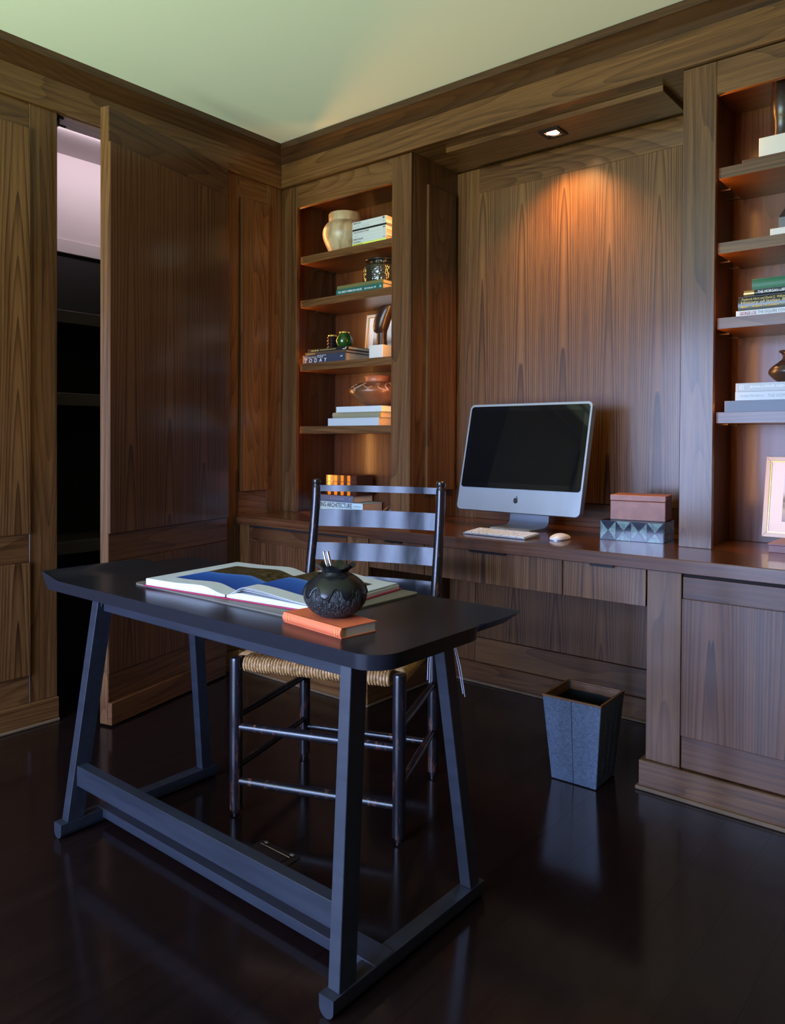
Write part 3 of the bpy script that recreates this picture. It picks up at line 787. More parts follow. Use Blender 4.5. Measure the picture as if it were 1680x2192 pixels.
def lifted(hm, x1, name, mat):
    pts = []
    for k in range(23):
        u = k/22; xx = 0.003+(x1-0.003)*u
        pts.append((xx, 0.0105+hm*sstep(0.0, 0.20, u)*(1-0.72*sstep(0.22, 0.95, u))))
    page_block(name, pts, mat, 0.0005, BD-0.0005, thick=0.0006)
lifted(0.016, BWR-0.004, 'loose_page', 'page_edges_white')
lifted(0.0235, BWR-0.006, 'lifted_page', 'photo_print')
lifted(0.0205, BWR-0.005, 'loose_page', 'page_edges_white')

def strokes(n, hh, ww, mt, vert=False):
    """a row of tiny raised strokes: lettering too small to read"""
    bm = bmesh.new()
    for k in range(n):
        h_ = hh*(0.6+0.4*((k*7) % 3)/2); w_ = ww/n*(0.45+0.3*((k*5) % 3)/2); x_ = ww*k/n
        if vert: add_box(bm, -h_/2, h_/2, x_-ww/2, x_+w_-ww/2, 0, 0.00015)
        else: add_box(bm, x_, x_+w_, -hh/2, -hh/2+h_, 0, 0.00015)
    return to_mesh('lettering', bm, mt)
def book(name, label, loc, Lb, Db, Tb, cover, rz=0.0, pages='page_edges', texts=(), spine_round=False, group=None, extra=None):
    """closed book lying flat; spine along local x facing -y"""
    t = thing(name, label, 'book', loc, rz, group)
    c = 0.0018
    bm = bx((0, Lb, 0.0015, Db, 0, c), (0, Lb, 0.0015, Db, Tb-c, Tb), bev=0.0004)
    if spine_round:
        pts = [(0.006*0+(-0.005*math.sin(PI*k/8)), Tb*k/8) for k in range(9)]
        poly = [(py+0.003, pz) for py, pz in pts]+[(0.005, Tb), (0.005, 0)]
        prism(poly, 0, Lb, bm, plane='YZ')
    else: add_box(bm, 0, Lb, 0, 0.0025, 0, Tb, bev=0.0005)
    P('cover', bm, cover, t, smooth=spine_round)
    P('pages', bx((0.003, Lb-0.003, 0.0026, Db-0.003, c, Tb-c), bev=0), pages, t)
    yo = -0.0026 if spine_round else -0.0003
    for (s, x0, zc, hh, ww, mt, kw) in texts:
        me = strokes(int(s[1:]), hh, ww, mt, **kw) if s[0] == '#' else text_mesh(s, mt, hh, ww, **kw)
        P('lettering', me, None, t, loc=(x0, yo, zc), rot=(PI/2, 0, 0))
    return t
ob = book('book', 'small orange clothbound book under the dark pot on the desk', (1.738, -1.573, ZT+0.0001), 0.2, 0.098, 0.0225, 'cloth_orange', math.radians(-7.5), spine_round=True,
     texts=[('#9', 0.016, 0.0115, 0.0028, 0.015, 'ink_gold', dict(vert=True)), ('#5', 0.026, 0.0115, 0.0022, 0.010, 'ink_gold', dict(vert=True)), ('#11', 0.184, 0.0115, 0.0022, 0.016, 'ink_gold', dict(vert=True)), ('#9', 0.190, 0.0115, 0.0020, 0.013, 'ink_gold', dict(vert=True))])

# dark pot with drip glaze and ruffled mouth
ZO = ZT+0.0228
PS = 1.06
pot = thing('drip_pot', 'round black pot with dripping glaze and ruffled mouth holding pens', 'pot', (1.852, -1.527, ZO))
S = 1.0
bodyp = [(0.0, 0.0), (0.024, 0.0), (0.036, 0.004), (0.050, 0.014), (0.0605, 0.028), (0.0645, 0.042), (0.063, 0.055), (0.056, 0.067), (0.044, 0.078), (0.033, 0.085)]
def interp(prof, z):
    for (r0, z0), (r1, z1) in zip(prof[1:], prof[2:]):
        if z0 <= z <= z1: return r0+(r1-r0)*(z-z0)/(z1-z0)
    return prof[-1][0]
dense = [(0.0, 0.0), (0.024, 0.0)]
def smooth_prof(prof, n):
    out = []
    P0 = [prof[0]]+list(prof)+[prof[-1]]
    for i in range(1, len(P0)-2):
        for k in range(n):
            t_ = k/n; a, b, c_, d = (Vector((q[0], q[1])) for q in P0[i-1:i+3])
            v_ = 0.5*((2*b)+(-a+c_)*t_+(2*a-5*b+4*c_-d)*t_*t_+(-a+3*b-3*c_+d)*t_**3)
            out.append((max(v_.x, 0.0), v_.y))
    out.append(prof[-1]); return out
bp = smooth_prof(bodyp[1:], 4)
P('body', lathe([(0.0, 0.0)]+bp, 64), 'bark_black', pot, smooth=True)
# glaze cap: lower edge follows the drips
bm = bmesh.new(); NT, NZ = 120, 14; rows = []
for k in range(NT):
    th = 2*PI*k/NT
    wv = math.cos(9*th+0.6); wv = math.copysign(abs(wv)**0.55, wv)
    zl = 0.054+0.0110*wv
    col = []
    for j in range(NZ+1):
        z = zl+(0.0845-zl)*j/NZ
        off = 0.0017*sstep(0, 0.10, j/NZ) if j else -0.0006
        r = interp(bp, z)+off; col.append(bm.verts.new((r*math.cos(th), r*math.sin(th), z)))
    rows.append(col)
for k in range(NT):
    a, b = rows[k], rows[(k+1) % NT]
    for j in range(NZ): bm.faces.new((a[j], b[j], b[j+1], a[j+1]))
P('glaze', bm, 'glaze_black', pot, smooth=True)
path = []
for k in range(NT+1):
    th = 2*PI*k/NT; wv = math.cos(9*th+0.6); wv = math.copysign(abs(wv)**0.55, wv); z_ = 0.0545+0.0110*wv
    r_ = interp(bp, z_)+0.0008; path.append((r_*math.cos(th), r_*math.sin(th), z_))
P('drip_edge', tube(path, 0.0015, 8, caps=False), 'glaze_black', pot, smooth=True)
pot.scale = (PS, PS, PS)
neck = [(0.0335, 0.083), (0.0285, 0.0875), (0.027, 0.091), (0.029, 0.0955), (0.034, 0.100), (0.0385, 0.1035), (0.037, 0.104), (0.030, 0.099), (0.024, 0.0925), (0.024, 0.086), (0.022, 0.06), (0.0, 0.055)]
def ruff(t_, i):
    k = (0, 0, 0.1, 0.4, 0.8, 1, 1, 0.7, 0.2, 0, 0, 0)[i]
    return (0.003*k*math.cos(6*t_+1), 0.0040*k*math.cos(6*t_))
P('ruffled_neck', lathe(neck, 72, wob=ruff), 'glaze_black', pot, smooth=True)
for k, (dx, lb) in enumerate(((-0.0045, 'left'), (0.0045, 'right'))):
    pn = thing('pen', 'slim silver pen leaning out of the dark pot, %s of the two' % lb, 'pen', (1.852+dx*0.73, -1.527+dx*0.6, ZO+0.058), group='pens in the dark pot')
    d = Vector((-0.35, 0.02, 0.94)).normalized()
    a = Vector((0.002, -0.004, 0.0)); b_ = a+d*0.084
    P('barrel', tube([a, a+d*0.072], 0.0032, 12), 'chrome', pn, smooth=True)
    P('cap_end', tube([a+d*0.072, a+d*0.083, b_], [0.0030, 0.0030, 0.0015], 12), 'chrome', pn, smooth=True)

# ------------------------------------------------------------------ ladder-back chair behind the desk
ch = thing('ladder_back_chair', 'worn black ladder-back chair with woven rush seat behind the desk', 'chair', (1.326, -0.9355, 0), math.radians(21.2))
FX, FY, BX_, BY = 0.2585, -0.223, 0.237, 0.223
def post_y(z): return BY+0.09*sstep(0, 1, max(0, (z-0.40)/0.585))*1.0 if z > 0.40 else BY
for s in (-1, 1):
    P('front_leg', tube([(s*FX, FY, 0.0), (s*FX, FY, 0.008), (s*FX, FY, 0.012), (s*FX, FY, 0.25), (s*FX, FY, 0.462), (s*FX, FY, 0.470), (s*FX, FY, 0.472)], [0.012, 0.0125, 0.0190, 0.0195, 0.0195, 0.0180, 0.013], 16), 'chair_lacquer', ch, smooth=True)
    zs = [0.0, 0.012, 0.014, 0.2, 0.4, 0.5, 0.6, 0.7, 0.8, 0.9, 0.950, 0.957, 0.962, 0.967, 0.972, 0.982, 0.987]
    rs = [0.012, 0.0125, 0.0185, 0.019, 0.019, 0.0185, 0.018, 0.0175, 0.017, 0.0165, 0.0165, 0.0160, 0.0142, 0.0142, 0.0165, 0.0158, 0.010]
    P('back_post', tube([(s*BX_*(1-0.01*z), post_y(z), z) for z in zs], rs, 16), 'chair_lacquer', ch, smooth=True)
for z0, z1 in ((0.941, 0.963), (0.816, 0.875), (0.698, 0.758), (0.586, 0.646)):
    bm = bmesh.new(); rows = []
    for k in range(17):
        u = -1+2*k/16; bow = 0.020*(1-u*u); arch = 0.001*(1-u*u)
        w_ = BX_*0.985
        rows.append([bm.verts.new((u*w_, post_y(z)+bow+dy, z+az)) for (z, dy, az) in ((z0, -0.004, 0), (z1, -0.004, arch), (z1, 0.004, arch), (z0, 0.004, 0))])
    for a, b in zip(rows, rows[1:]):
        for i in range(4): bm.faces.new((a[i], a[(i+1) % 4], b[(i+1) % 4], b[i]))
    bm.faces.new(rows[0]); bm.faces.new(rows[-1])
    P('back_slat', bm, 'chair_slat_lacquer', ch, smooth=True)
def rung(a, b, r=0.0125):
    a, b = Vector(a), Vector(b); pts = [a.lerp(b, k/8) for k in range(9)]
    P('stretcher', tube(pts, [r*(0.78+0.22*math.sin(PI*k/8)) for k in range(9)], 12), 'chair_lacquer', ch, smooth=True)
rung((-FX, FY, 0.262), (FX, FY, 0.262), 0.0148); rung((-FX, FY, 0.098), (FX, FY, 0.098), 0.0148)
for s, z0, z1 in ((-1, 0.292, 0.137), (1, 0.316, 0.150)):
    rung((s*FX, FY, z0), (s*BX_, BY, z0-0.006)); rung((s*FX, FY, z1), (s*BX_, BY, z1))
rung((-BX_, BY, 0.110), (BX_, BY, 0.110))
# rush seat: strands wrapped over the four rails, meeting on the diagonals
bm = bmesh.new()
ZS = 0.456
cor = {'fl': Vector((-FX+0.0, FY, 0)), 'fr': Vector((FX, FY, 0)), 'bl': Vector((-BX_, BY, 0)), 'br': Vector((BX_, BY, 0))}
cen_f, cen_b = Vector((0, -0.03, 0)), Vector((0, 0.03, 0))
rr = 0.0155
def side(a, b, ca, cb, inward, nst):
    for k in range(nst):
        u = (k+0.5)/nst
        if u < 0.055 or u > 0.945: continue
        p = a.lerp(b, u)
        if u < 0.5: e = a.lerp(ca, u*2) if False else a.lerp(ca, min(1, u*2))
        else: e = b.lerp(cb, min(1, (1-u)*2))
        e = e-(inward*0)
        ln = (e-p).dot(inward)
        q = p+inward*max(ln, 0.02)
        jit = random.uniform(-0.0008, 0.0008)
        path = [p+inward*0.03+Vector((0, 0, ZS-0.021)), p+inward*0.004+Vector((0, 0, ZS-0.0195))]
        for a_ in range(5):
            t_ = PI*(0.5-a_/4.0)+PI
            path.append(p+inward*(rr*math.cos(t_)+0.004)+Vector((0, 0, ZS-0.002+rr*1.12*math.sin(t_-PI)*-1.0+jit)))
        path = path[:2]+[p+inward*(0.004-rr*math.sin(PI*f))+Vector((0, 0, ZS-0.002-rr*1.2*math.cos(PI*f)+jit)) for f in (0.15, 0.35, 0.55, 0.8, 1.0)]
        path += [p+inward*(0.03)+Vector((0, 0, ZS+0.0175)), q+Vector((0, 0, ZS+0.009))]
        wdt = (b-a).length/nst*random.uniform(0.50, 0.60)
        tube(path, wdt, 6, bm, caps=False)
side(cor['fl'], cor['fr'], cen_f, cen_f, Vector((0, 1, 0)), 56)
side(cor['br'], cor['bl'], cen_b, cen_b, Vector((0, -1, 0)), 52)
side(cor['bl'], cor['fl'], cen_b, cen_f, Vector((1, 0, 0)), 50)
side(cor['fr'], cor['br'], cen_f, cen_b, Vector((-1, 0, 0)), 50)
add_box(bm, -0.2, 0.2, -0.19, 0.19, ZS-0.016, ZS+0.006)
P('rush_seat', bm, 'rush', ch, smooth=True, kind='stuff')

# white cords hanging under the desk's right end
for k, (pts, lb) in enumerate((([(1.826, -1.15, 0.655), (1.825, -1.15, 0.61), (1.821, -1.15, 0.56), (1.819, -1.15, 0.513)], 'nearer the chair'), ([(1.868, -1.125, 0.655), (1.882, -1.12, 0.60), (1.892, -1.115, 0.55), (1.902, -1.11, 0.485)], 'beyond the desk leg'))):
    t = thing('hanging_cord', 'pair of thin white cord ends hanging below the desk, %s' % lb, 'cord', pts[-1])
    for j in (0, 1):
        q = [(a[0]+0.005*j*(i/3)*(1 if i < 3 else 0.7), a[1]+0.004*j, a[2]-(0.008*j if i == 3 else 0)) for i, a in enumerate(pts)]
        P('strand', tube(q, 0.0011, 6), 'cord_white', t, world=True, smooth=True)
# floor outlet
t = thing('floor_outlet', 'low metal floor outlet box under the desk', 'outlet', (1.428, -1.315, 0))
P('plate', bx((-0.076, 0.076, -0.05, 0.024, 0.0, 0.003)), 'bronze', t)
P('hinged_lid', bx((-0.055, 0.055, -0.044, -0.004, 0.003, 0.006)), 'bronze', t)
P('edge_bar', bx((-0.06, 0.055, 0.0, 0.0035, 0.003, 0.0065)), 'steel', t)
for xx in (-0.058, 0.045): P('latch', bx((xx, xx+0.014, 0.01, 0.02, 0.003, 0.007)), 'steel', t)
#%%
# ------------------------------------------------------------------ waste basket
bk_ = thing('waste_basket', 'square tapered basket in blue-grey shagreen with brown wooden rim', 'basket', (1.860, -0.325, 0), math.radians(2))
B0, B1, BHt = 0.078, 0.102, 0.282
def bpt(side_k, u, z, off=0.0):
    h = B0+(B1-B0)*z/BHt+off; p = (u*h, -h)
    a = side_k*PI/2; return (p[0]*math.cos(a)-p[1]*math.sin(a), p[0]*math.sin(a)+p[1]*math.cos(a), z)
for s in range(4):
    for u0, u1 in ((-0.995, -0.006), (0.006, 0.995)):
        bm = hexa([bpt(s, u0, 0.003), bpt(s, u1, 0.003), bpt(s, u1, 0.003, -0.006), bpt(s, u0, 0.003, -0.006), bpt(s, u0, BHt-0.003), bpt(s, u1, BHt-0.003), bpt(s, u1, BHt-0.003, -0.006), bpt(s, u0, BHt-0.003, -0.006)], 0.0008)
        P('leather_panel', bm, 'shagreen', bk_)
    # row of pearl grains down each half
bm = bmesh.new()
for s in range(4):
    for um in (-0.48, 0.48):
        for k in range(34):
            z = 0.02+k*0.0074; c_ = Vector(bpt(s, um, z, 0.0002)); r = 0.0009+0.0011*math.exp(-((k-24)/4)**2)+0.0011*math.exp(-((k-7)/4)**2)
            bmesh.ops.create_icosphere(bm, subdivisions=1, radius=r, matrix=Matrix.Translation(c_))
P('pearl_grains', bm, 'shagreen', bk_, smooth=True, kind='stuff')
for s in range(4):
    bm = hexa([bpt(s, -1, BHt-0.003, 0.001), bpt(s, 1, BHt-0.003, 0.001), bpt(s, 0.93, BHt-0.003, -0.0075), bpt(s, -0.93, BHt-0.003, -0.0075), bpt(s, -1, BHt+0.003, 0.001), bpt(s, 1, BHt+0.003, 0.001), bpt(s, 0.93, BHt+0.003, -0.0075), bpt(s, -0.93, BHt+0.003, -0.0075)], 0.0005)
    P('rim', bm, 'rim_wood', bk_)
    bm = hexa([bpt(s, -0.94, BHt-0.028, -0.0062), bpt(s, 0.94, BHt-0.028, -0.0062), bpt(s, 0.92, BHt-0.028, -0.0075), bpt(s, -0.92, BHt-0.028, -0.0075), bpt(s, -0.94, BHt, -0.0062), bpt(s, 0.94, BHt, -0.0062), bpt(s, 0.92, BHt, -0.0075), bpt(s, -0.92, BHt, -0.0075)])
    P('inner_rim', bm, 'rim_wood', bk_)
bm = bmesh.new()
q0 = [bm.verts.new(bpt(s, -0.97, 0.008, -0.0065)) for s in range(4)]; q1 = [bm.verts.new(bpt(s, -0.97, BHt-0.026, -0.0066)) for s in range(4)]
bm.faces.new(q0)
for s in range(4): bm.faces.new((q0[s], q0[(s+1) % 4], q1[(s+1) % 4], q1[s]))
P('liner', bm, 'liner', bk_)
P('base', bx((-B0+0.004, B0-0.004, -B0+0.004, B0-0.004, 0, 0.006)), 'liner', bk_)

# ------------------------------------------------------------------ computer, keyboard, mouse
MW, MH, TILT = 0.594, 0.469, 0.228
cp = thing('desktop_computer', 'silver all-in-one computer with dark screen standing in the niche', 'computer', (1.368, 0.10, ZC), -0.04)
def tilt(bm):
    # monitor is modelled upright with its lower front edge at the origin, then leaned back
    M = Matrix.Translation((0, -0.05, 0.832-ZC)) @ Matrix.Rotation(-TILT, 4, 'X')
    bmesh.ops.transform(bm, matrix=M, verts=bm.verts); return bm
def rr_slab(w, z0, z1, r, y0, y1): return prism(rrect(-w/2, w/2, z0, z1, r, 5), y0, y1)
P('housing', tilt(rr_slab(MW, 0, MH, 0.02, 0.0, 0.030)), 'aluminium', cp, smooth=True)
bm = bmesh.new()
a = [bm.verts.new((x_, 0.0301, z_)) for x_, z_ in rrect(-MW/2+0.006, MW/2-0.006, 0.004, MH-0.006, 0.02, 5)]
b = [bm.verts.new((x_*0.55, 0.055, MH/2+(z_-MH/2)*0.5)) for x_, z_ in rrect(-MW/2+0.006, MW/2-0.006, 0.004, MH-0.006, 0.02, 5)]
for i in range(len(a)): bm.faces.new((a[i], a[(i+1) % len(a)], b[(i+1) % len(b)], b[i]))
bm.faces.new(b)
P('back_shell', tilt(bm), 'rubber', cp, smooth=True)
P('bezel', tilt(rr_slab(MW-0.016, 0.098, MH-0.010, 0.014, -0.0012, 0.0005)), 'screen_bezel', cp)
P('screen', tilt(rr_slab(MW-0.062, 0.122, MH-0.034, 0.002, -0.0018, -0.0011)), 'screen_glass', cp)
# emblem on the chin: bitten fruit with a leaf
def circ(cx, cz, rx, rz, a0, a1, n): return [(cx+rx*math.cos(math.radians(a0+(a1-a0)*k/n)), cz+rz*math.sin(math.radians(a0+(a1-a0)*k/n))) for k in range(n+1)]
e_ = 0.0145
outl = [(0.0, 0.80), (0.28, 0.93), (0.55, 0.93), (0.78, 0.80), (0.62, 0.62), (0.55, 0.40), (0.58, 0.18), (0.70, 0.02), (0.85, -0.08), (0.72, -0.42), (0.50, -0.75), (0.28, -0.92), (0.12, -0.88), (0.0, -0.83), (-0.12, -0.88), (-0.30, -0.92), (-0.55, -0.74), (-0.80, -0.32), (-0.86, 0.12), (-0.80, 0.52), (-0.60, 0.83), (-0.30, 0.93)]
bm = prism([(px*e_*0.88, 0.050+pz*e_*0.88) for px, pz in outl], -0.0008, 0.0004)
prism([(px*e_*0.88, 0.050+pz*e_*0.88) for px, pz in ((0.0, 1.02), (0.02, 1.30), (0.18, 1.52), (0.40, 1.58), (0.38, 1.32), (0.22, 1.10))], -0.0008, 0.0004, bm)
P('emblem', tilt(bm), 'ink_black', cp)
# L-shaped stand
pts = []
for k in range(7): pts.append((-0.068+0.0*k, 0.0))
prof_s = [(-0.085, 0.0), (0.02, 0.0), (0.045, 0.003), (0.062, 0.012), (0.072, 0.028), (0.076, 0.05), (0.082, 0.10), (0.105, 0.20)]
bm = bmesh.new(); rows = []
for (y_, z_) in prof_s:
    rows.append((y_, z_))
for sgn_w in (1,):
    rr0 = []
    for i, (y_, z_) in enumerate(prof_s):
        p0 = Vector(prof_s[max(i-1, 0)]); p1 = Vector(prof_s[min(i+1, len(prof_s)-1)]); t_ = (p1-p0).normalized(); nrm = Vector((-t_.y, t_.x))
        hw = 0.095 if i < 6 else 0.088
        o_ = Vector((y_, z_))+nrm*0.008
        rr0.append([bm.verts.new(v_) for v_ in ((-hw, y_, z_), (hw, y_, z_), (hw, o_.x, o_.y), (-hw, o_.x, o_.y))])
    for a, b in zip(rr0, rr0[1:]):
        for i in range(4): bm.faces.new((a[i], a[(i+1) % 4], b[(i+1) % 4], b[i]))
    bm.faces.new(rr0[0]); bm.faces.new(rr0[-1])
bmesh.ops.bevel(bm, geom=[e for e in bm.edges if e.calc_face_angle(0) > 1.2], offset=0.001, segments=1, affect='EDGES')
P('stand', bm, 'aluminium', cp, smooth=True)

kb = thing('keyboard', 'thin silver keyboard with white keys in front of the computer', 'keyboard', (1.423, -0.145, ZC), math.radians(-1))
bm = hexa([(-0.14, -0.058, 0.001), (0.14, -0.058, 0.001), (0.14, 0.058, 0.001), (-0.14, 0.058, 0.001), (-0.14, -0.058, 0.006), (0.14, -0.058, 0.006), (0.14, 0.058, 0.014), (-0.14, 0.058, 0.014)], 0.001)
P('case', bm, 'aluminium', kb)
bm = bmesh.new()
for r_ in range(6):
    ncol = 14 if r_ != 5 else 8; y0 = 0.045-r_*0.0182
    for c_ in range(ncol):
        wdt = 0.268/ncol; x0 = -0.134+c_*wdt; zk = 0.0062+0.008*(y0+0.05)/0.108
        add_box(bm, x0+0.0012, x0+wdt-0.0012, y0-0.0075, y0+0.0075, zk-0.001, zk+0.0035, bev=0.0005)
P('keys', bm, 'white_plastic', kb, kind='stuff')
ms = thing('mouse', 'low white curved mouse right of the keyboard', 'mouse', (1.655, -0.105, ZC), math.radians(-4))
bm = bmesh.new(); rows = []
for j in range(13):
    u = j/12; y_ = -0.054+0.108*u
    wd_ = 0.028*math.sqrt(max(0.02, 1-abs(2*u-1)**3.2)); ht = 0.003+0.017*math.sin(PI*min(1, max(0, u*0.96+0.02)))**0.8
    rows.append([bm.verts.new((wd_*math.cos(PI*k/10), y_, 0.004+ht*math.sin(PI*k/10)**0.75)) for k in range(11)])
for a, b in zip(rows, rows[1:]):
    for k in range(10): bm.faces.new((a[k], a[k+1], b[k+1], b[k]))
    bm.faces.new((a[0], b[0], b[-1], a[-1]))
bm.faces.new(rows[0]); bm.faces.new(rows[-1])
P('shell', bm, 'white_plastic', ms, smooth=True)
P('base', prism(rrect(-0.024, 0.024, -0.048, 0.048, 0.02), 0.0, 0.0045, plane='XY'), 'aluminium', ms)

# ------------------------------------------------------------------ boxes on the worktop
sb = thing('inlaid_stone_box', 'green and black stone box inlaid with triangles, under the leather box', 'box', (1.762, 0.008, ZC), math.radians(6))
SW, SD, SH = 0.233, 0.155, 0.073
P('body', bx((0, SW, 0, SD, 0, SH), bev=0.001), 'stone_black', sb)
def tri_tiles(p0, du, dv, n, nrm):
    for k in range(n):
        o = p0+du*(k/n); e = du/n
        c4 = [o, o+e, o+e+dv, o+dv]; cc = o+e*0.5+dv*0.5
        for q in range(4):
            tri = [c4[q], c4[(q+1) % 4], cc]; g = sum(tri, Vector())/3
            tri = [g+(p-g)*0.965 for p in tri]
            bm = bmesh.new()
            a = [bm.verts.new(p+nrm*0.0002) for p in tri]; b = [bm.verts.new(p+nrm*0.001) for p in tri]
            bm.faces.new(list(reversed(a))); bm.faces.new(b)
            for i in range(3): bm.faces.new((a[i], a[(i+1) % 3], b[(i+1) % 3], b[i]))
            dark = (q % 2 == 0) if k % 2 == 0 else (q % 2 == 1)
            P('tile', bm, 'stone_black' if dark else 'stone_green', sb)
tri_tiles(Vector((0.002, 0, 0.001)), Vector((SW-0.004, 0, 0)), Vector((0, 0, SH-0.002)), 4, Vector((0, -1, 0)))
tri_tiles(Vector((SW, 0.002, 0.001)), Vector((0, SD-0.004, 0)), Vector((0, 0, SH-0.002)), 3, Vector((1, 0, 0)))
P('lid_seam', bx((-0.0004, SW+0.0013, -0.0013, SD+0.0004, SH-0.026, SH-0.0253), bev=0), 'ink_black', sb)
lb_ = thing('leather_box', 'tan leather lidded box stacked on the inlaid stone box', 'box', (1.783, 0.052, ZC+SH+0.0006), math.radians(10))
P('body', bx((0.0, 0.2, 0.0, 0.132, 0, 0.071), bev=0.0018), 'leather_tan', lb_)
P('lid', bx((-0.001, 0.201, -0.001, 0.133, 0.0722, 0.094), bev=0.0018), 'leather_tan', lb_)
P('foot_line', bx((0.001, 0.199, -0.0005, 0.0, 0.0, 0.002), bev=0), 'ink_black', lb_)
#%%
# ------------------------------------------------------------------ left bookcase, top shelf (z 2.066)
def vessel(name, label, cat, loc, prof, mat, n=56, sm=4, group=None, part='body'):
    t = thing(name, label, cat, loc, group=group)
    P(part, lathe(smooth_prof(prof, sm), n), mat, t, smooth=True); return t
Z1, Z2, Z3, Z4 = 2.066, 1.842, 1.519, 1.199
t = thing('alabaster_vase', 'pale round alabaster vase with wide collar on the top shelf', 'vase', (0.312, 0.148, Z1))
P('body', lathe([(0.0, 0.0)]+smooth_prof([(0.072, 0.0), (0.088, 0.03), (0.108, 0.075), (0.114, 0.105), (0.109, 0.135), (0.092, 0.158), (0.082, 0.166)], 4), 64), 'alabaster', t, smooth=True)
P('collar', lathe([(0.080, 0.163), (0.083, 0.166), (0.0835, 0.205), (0.0815, 0.209), (0.076, 0.208), (0.074, 0.20), (0.074, 0.16), (0.0, 0.155)], 64), 'alabaster', t, smooth=True)
x0, y0, z = 0.466, 0.034, Z1+0.0003
spec = [('jacket_yellow', 0.0105, 'lowest, yellow, in the white stack on the top shelf', [('#15', 0.006, 0.005, 0.0045, 0.062, 'ink_black', {})]),
        ('jacket_white', 0.0125, 'white with a short bold title, just above the yellow book', [('BAUHAUS', 0.008, 0.006, 0.0068, 0.045, 'ink_black', dict(bold=0.02)), ('n', 0.196, 0.006, 0.005, 0.010, 'ink_black', {})]),
        ('jacket_white', 0.0145, 'white, titled in bold black, third from the bottom of the white stack', [('PIERRE PAULIN', 0.006, 0.007, 0.008, 0.062, 'ink_black', dict(bold=0.02)), ('z', 0.198, 0.007, 0.005, 0.006, 'ink_grey', {})]),
        ('jacket_white', 0.0155, 'white with a faint grey title in the middle of the white stack', [('#7', 0.010, 0.008, 0.004, 0.03, 'ink_grey', {}), ('/', 0.198, 0.008, 0.008, 0.004, 'ink_black', {})]),
        ('jacket_white', 0.0185, 'white, titled in bold small capitals below the thin black book', [('THE LITTLE BLACK DRESS', 0.008, 0.010, 0.0075, 0.098, 'ink_black', dict(bold=0.02)), ('H', 0.194, 0.010, 0.007, 0.012, 'ink_black', dict(bold=0.06))]),
        ('jacket_black', 0.0085, 'thin and black, between the white ones on the top shelf', []),
        ('jacket_white', 0.0195, 'white with a widely spaced thin title, second from the top of the stack', [('E L I E   S A A B', 0.008, 0.010, 0.0085, 0.098, 'ink_grey', {}), ('NY', 0.196, 0.010, 0.005, 0.008, 'ink_black', {})]),
        ('jacket_white', 0.0155, 'white, topmost of the stack beside the alabaster vase', [('MONA LISA', 0.008, 0.008, 0.0075, 0.046, 'ink_black', dict(bold=0.02)), ('@', 0.190, 0.008, 0.009, 0.014, 'ink_black', dict(bold=0.04))])]
for k, (mt, th, lb, tx) in enumerate(spec):
    book('book', 'thin book, '+lb, (x0+0.001*((k*7) % 3), y0, z), 0.214-0.001*((k*5) % 3), 0.155, th-0.0004, mt, 0.0, texts=tx, group='white books on the top shelf', pages='page_edges' if k % 2 else 'page_edges_white')
    z += th
# second shelf
b1 = book('book', 'dark green jacketed book with white title on the second shelf', (0.360, 0.034, Z2+0.0003), 0.302, 0.20, 0.0265, 'jacket_teal', 0.0, texts=[('THE GREAT AMERICAN HOUSE', 0.012, 0.0125, 0.0095, 0.158, 'ink_white', {}), ('Gil Schafer III', 0.186, 0.0125, 0.008, 0.072, 'ink_white', {}), ('A', 0.280, 0.013, 0.011, 0.012, 'ink_white', {})], group='books on the second shelf')
b2 = book('book', 'olive clothbound book lying on the dark green book', (0.366, 0.036, Z2+0.0270), 0.294, 0.19, 0.0185, 'cloth_olive', 0.0, spine_round=True, group='books on the second shelf')
t = thing('glass_jar', 'dark textured glass jar with flat wide lip on the second shelf', 'jar', (0.575, 0.132, Z2+0.0457))
P('body', lathe([(0.0, 0.0)]+smooth_prof([(0.088, 0.0), (0.094, 0.006), (0.095, 0.04), (0.095, 0.072), (0.086, 0.083), (0.066, 0.086), (0.060, 0.092), (0.060, 0.102)], 3), 72), 'smoky_glass', t, smooth=True)
P('lip', lathe(smooth_prof([(0.058, 0.102), (0.078, 0.103), (0.084, 0.107), (0.083, 0.111), (0.074, 0.113), (0.050, 0.111), (0.045, 0.10)], 3), 56), 'glaze_black', t, smooth=True)
# third shelf
book('book', 'thick dark blue book with scratchy white lettering, lowest on the third shelf', (0.124, 0.036, Z3+0.0003), 0.298, 0.222, 0.0405, 'jacket_navy', 0.0, texts=[('A R C H I T E C T U R E', 0.010, 0.028, 0.008, 0.135, 'ink_white', {}), ('T  O  D  A  Y', 0.016, 0.0125, 0.019, 0.155, 'ink_white', dict(shear=0.15)), ('#12', 0.105, 0.036, 0.003, 0.062, 'ink_white', {}), ('00', 0.265, 0.024, 0.006, 0.014, 'ink_white', dict(shear=0.3))], group='books on the third shelf')
book('book', 'thin brown book in the middle of the dark stack on the third shelf', (0.142, 0.036, Z3+0.0410), 0.284, 0.215, 0.0135, 'cloth_brown', 0.0, texts=[('#14', 0.016, 0.0065, 0.005, 0.055, 'ink_gold', {})], group='books on the third shelf')
book('book', 'thin black book with gold lettering under the two little vases', (0.158, 0.038, Z3+0.0548), 0.282, 0.205, 0.0155, 'jacket_black', 0.0, texts=[('#9', 0.024, 0.008, 0.007, 0.055, 'ink_gold', {}), ('#34', 0.085, 0.008, 0.0036, 0.115, 'ink_gold', {}), ('#7', 0.245, 0.0045, 0.004, 0.024, 'ink_white', {}), ('#3', 0.26, 0.0105, 0.006, 0.012, 'ink_gold', {})], group='books on the third shelf')
zt = Z3+0.0706
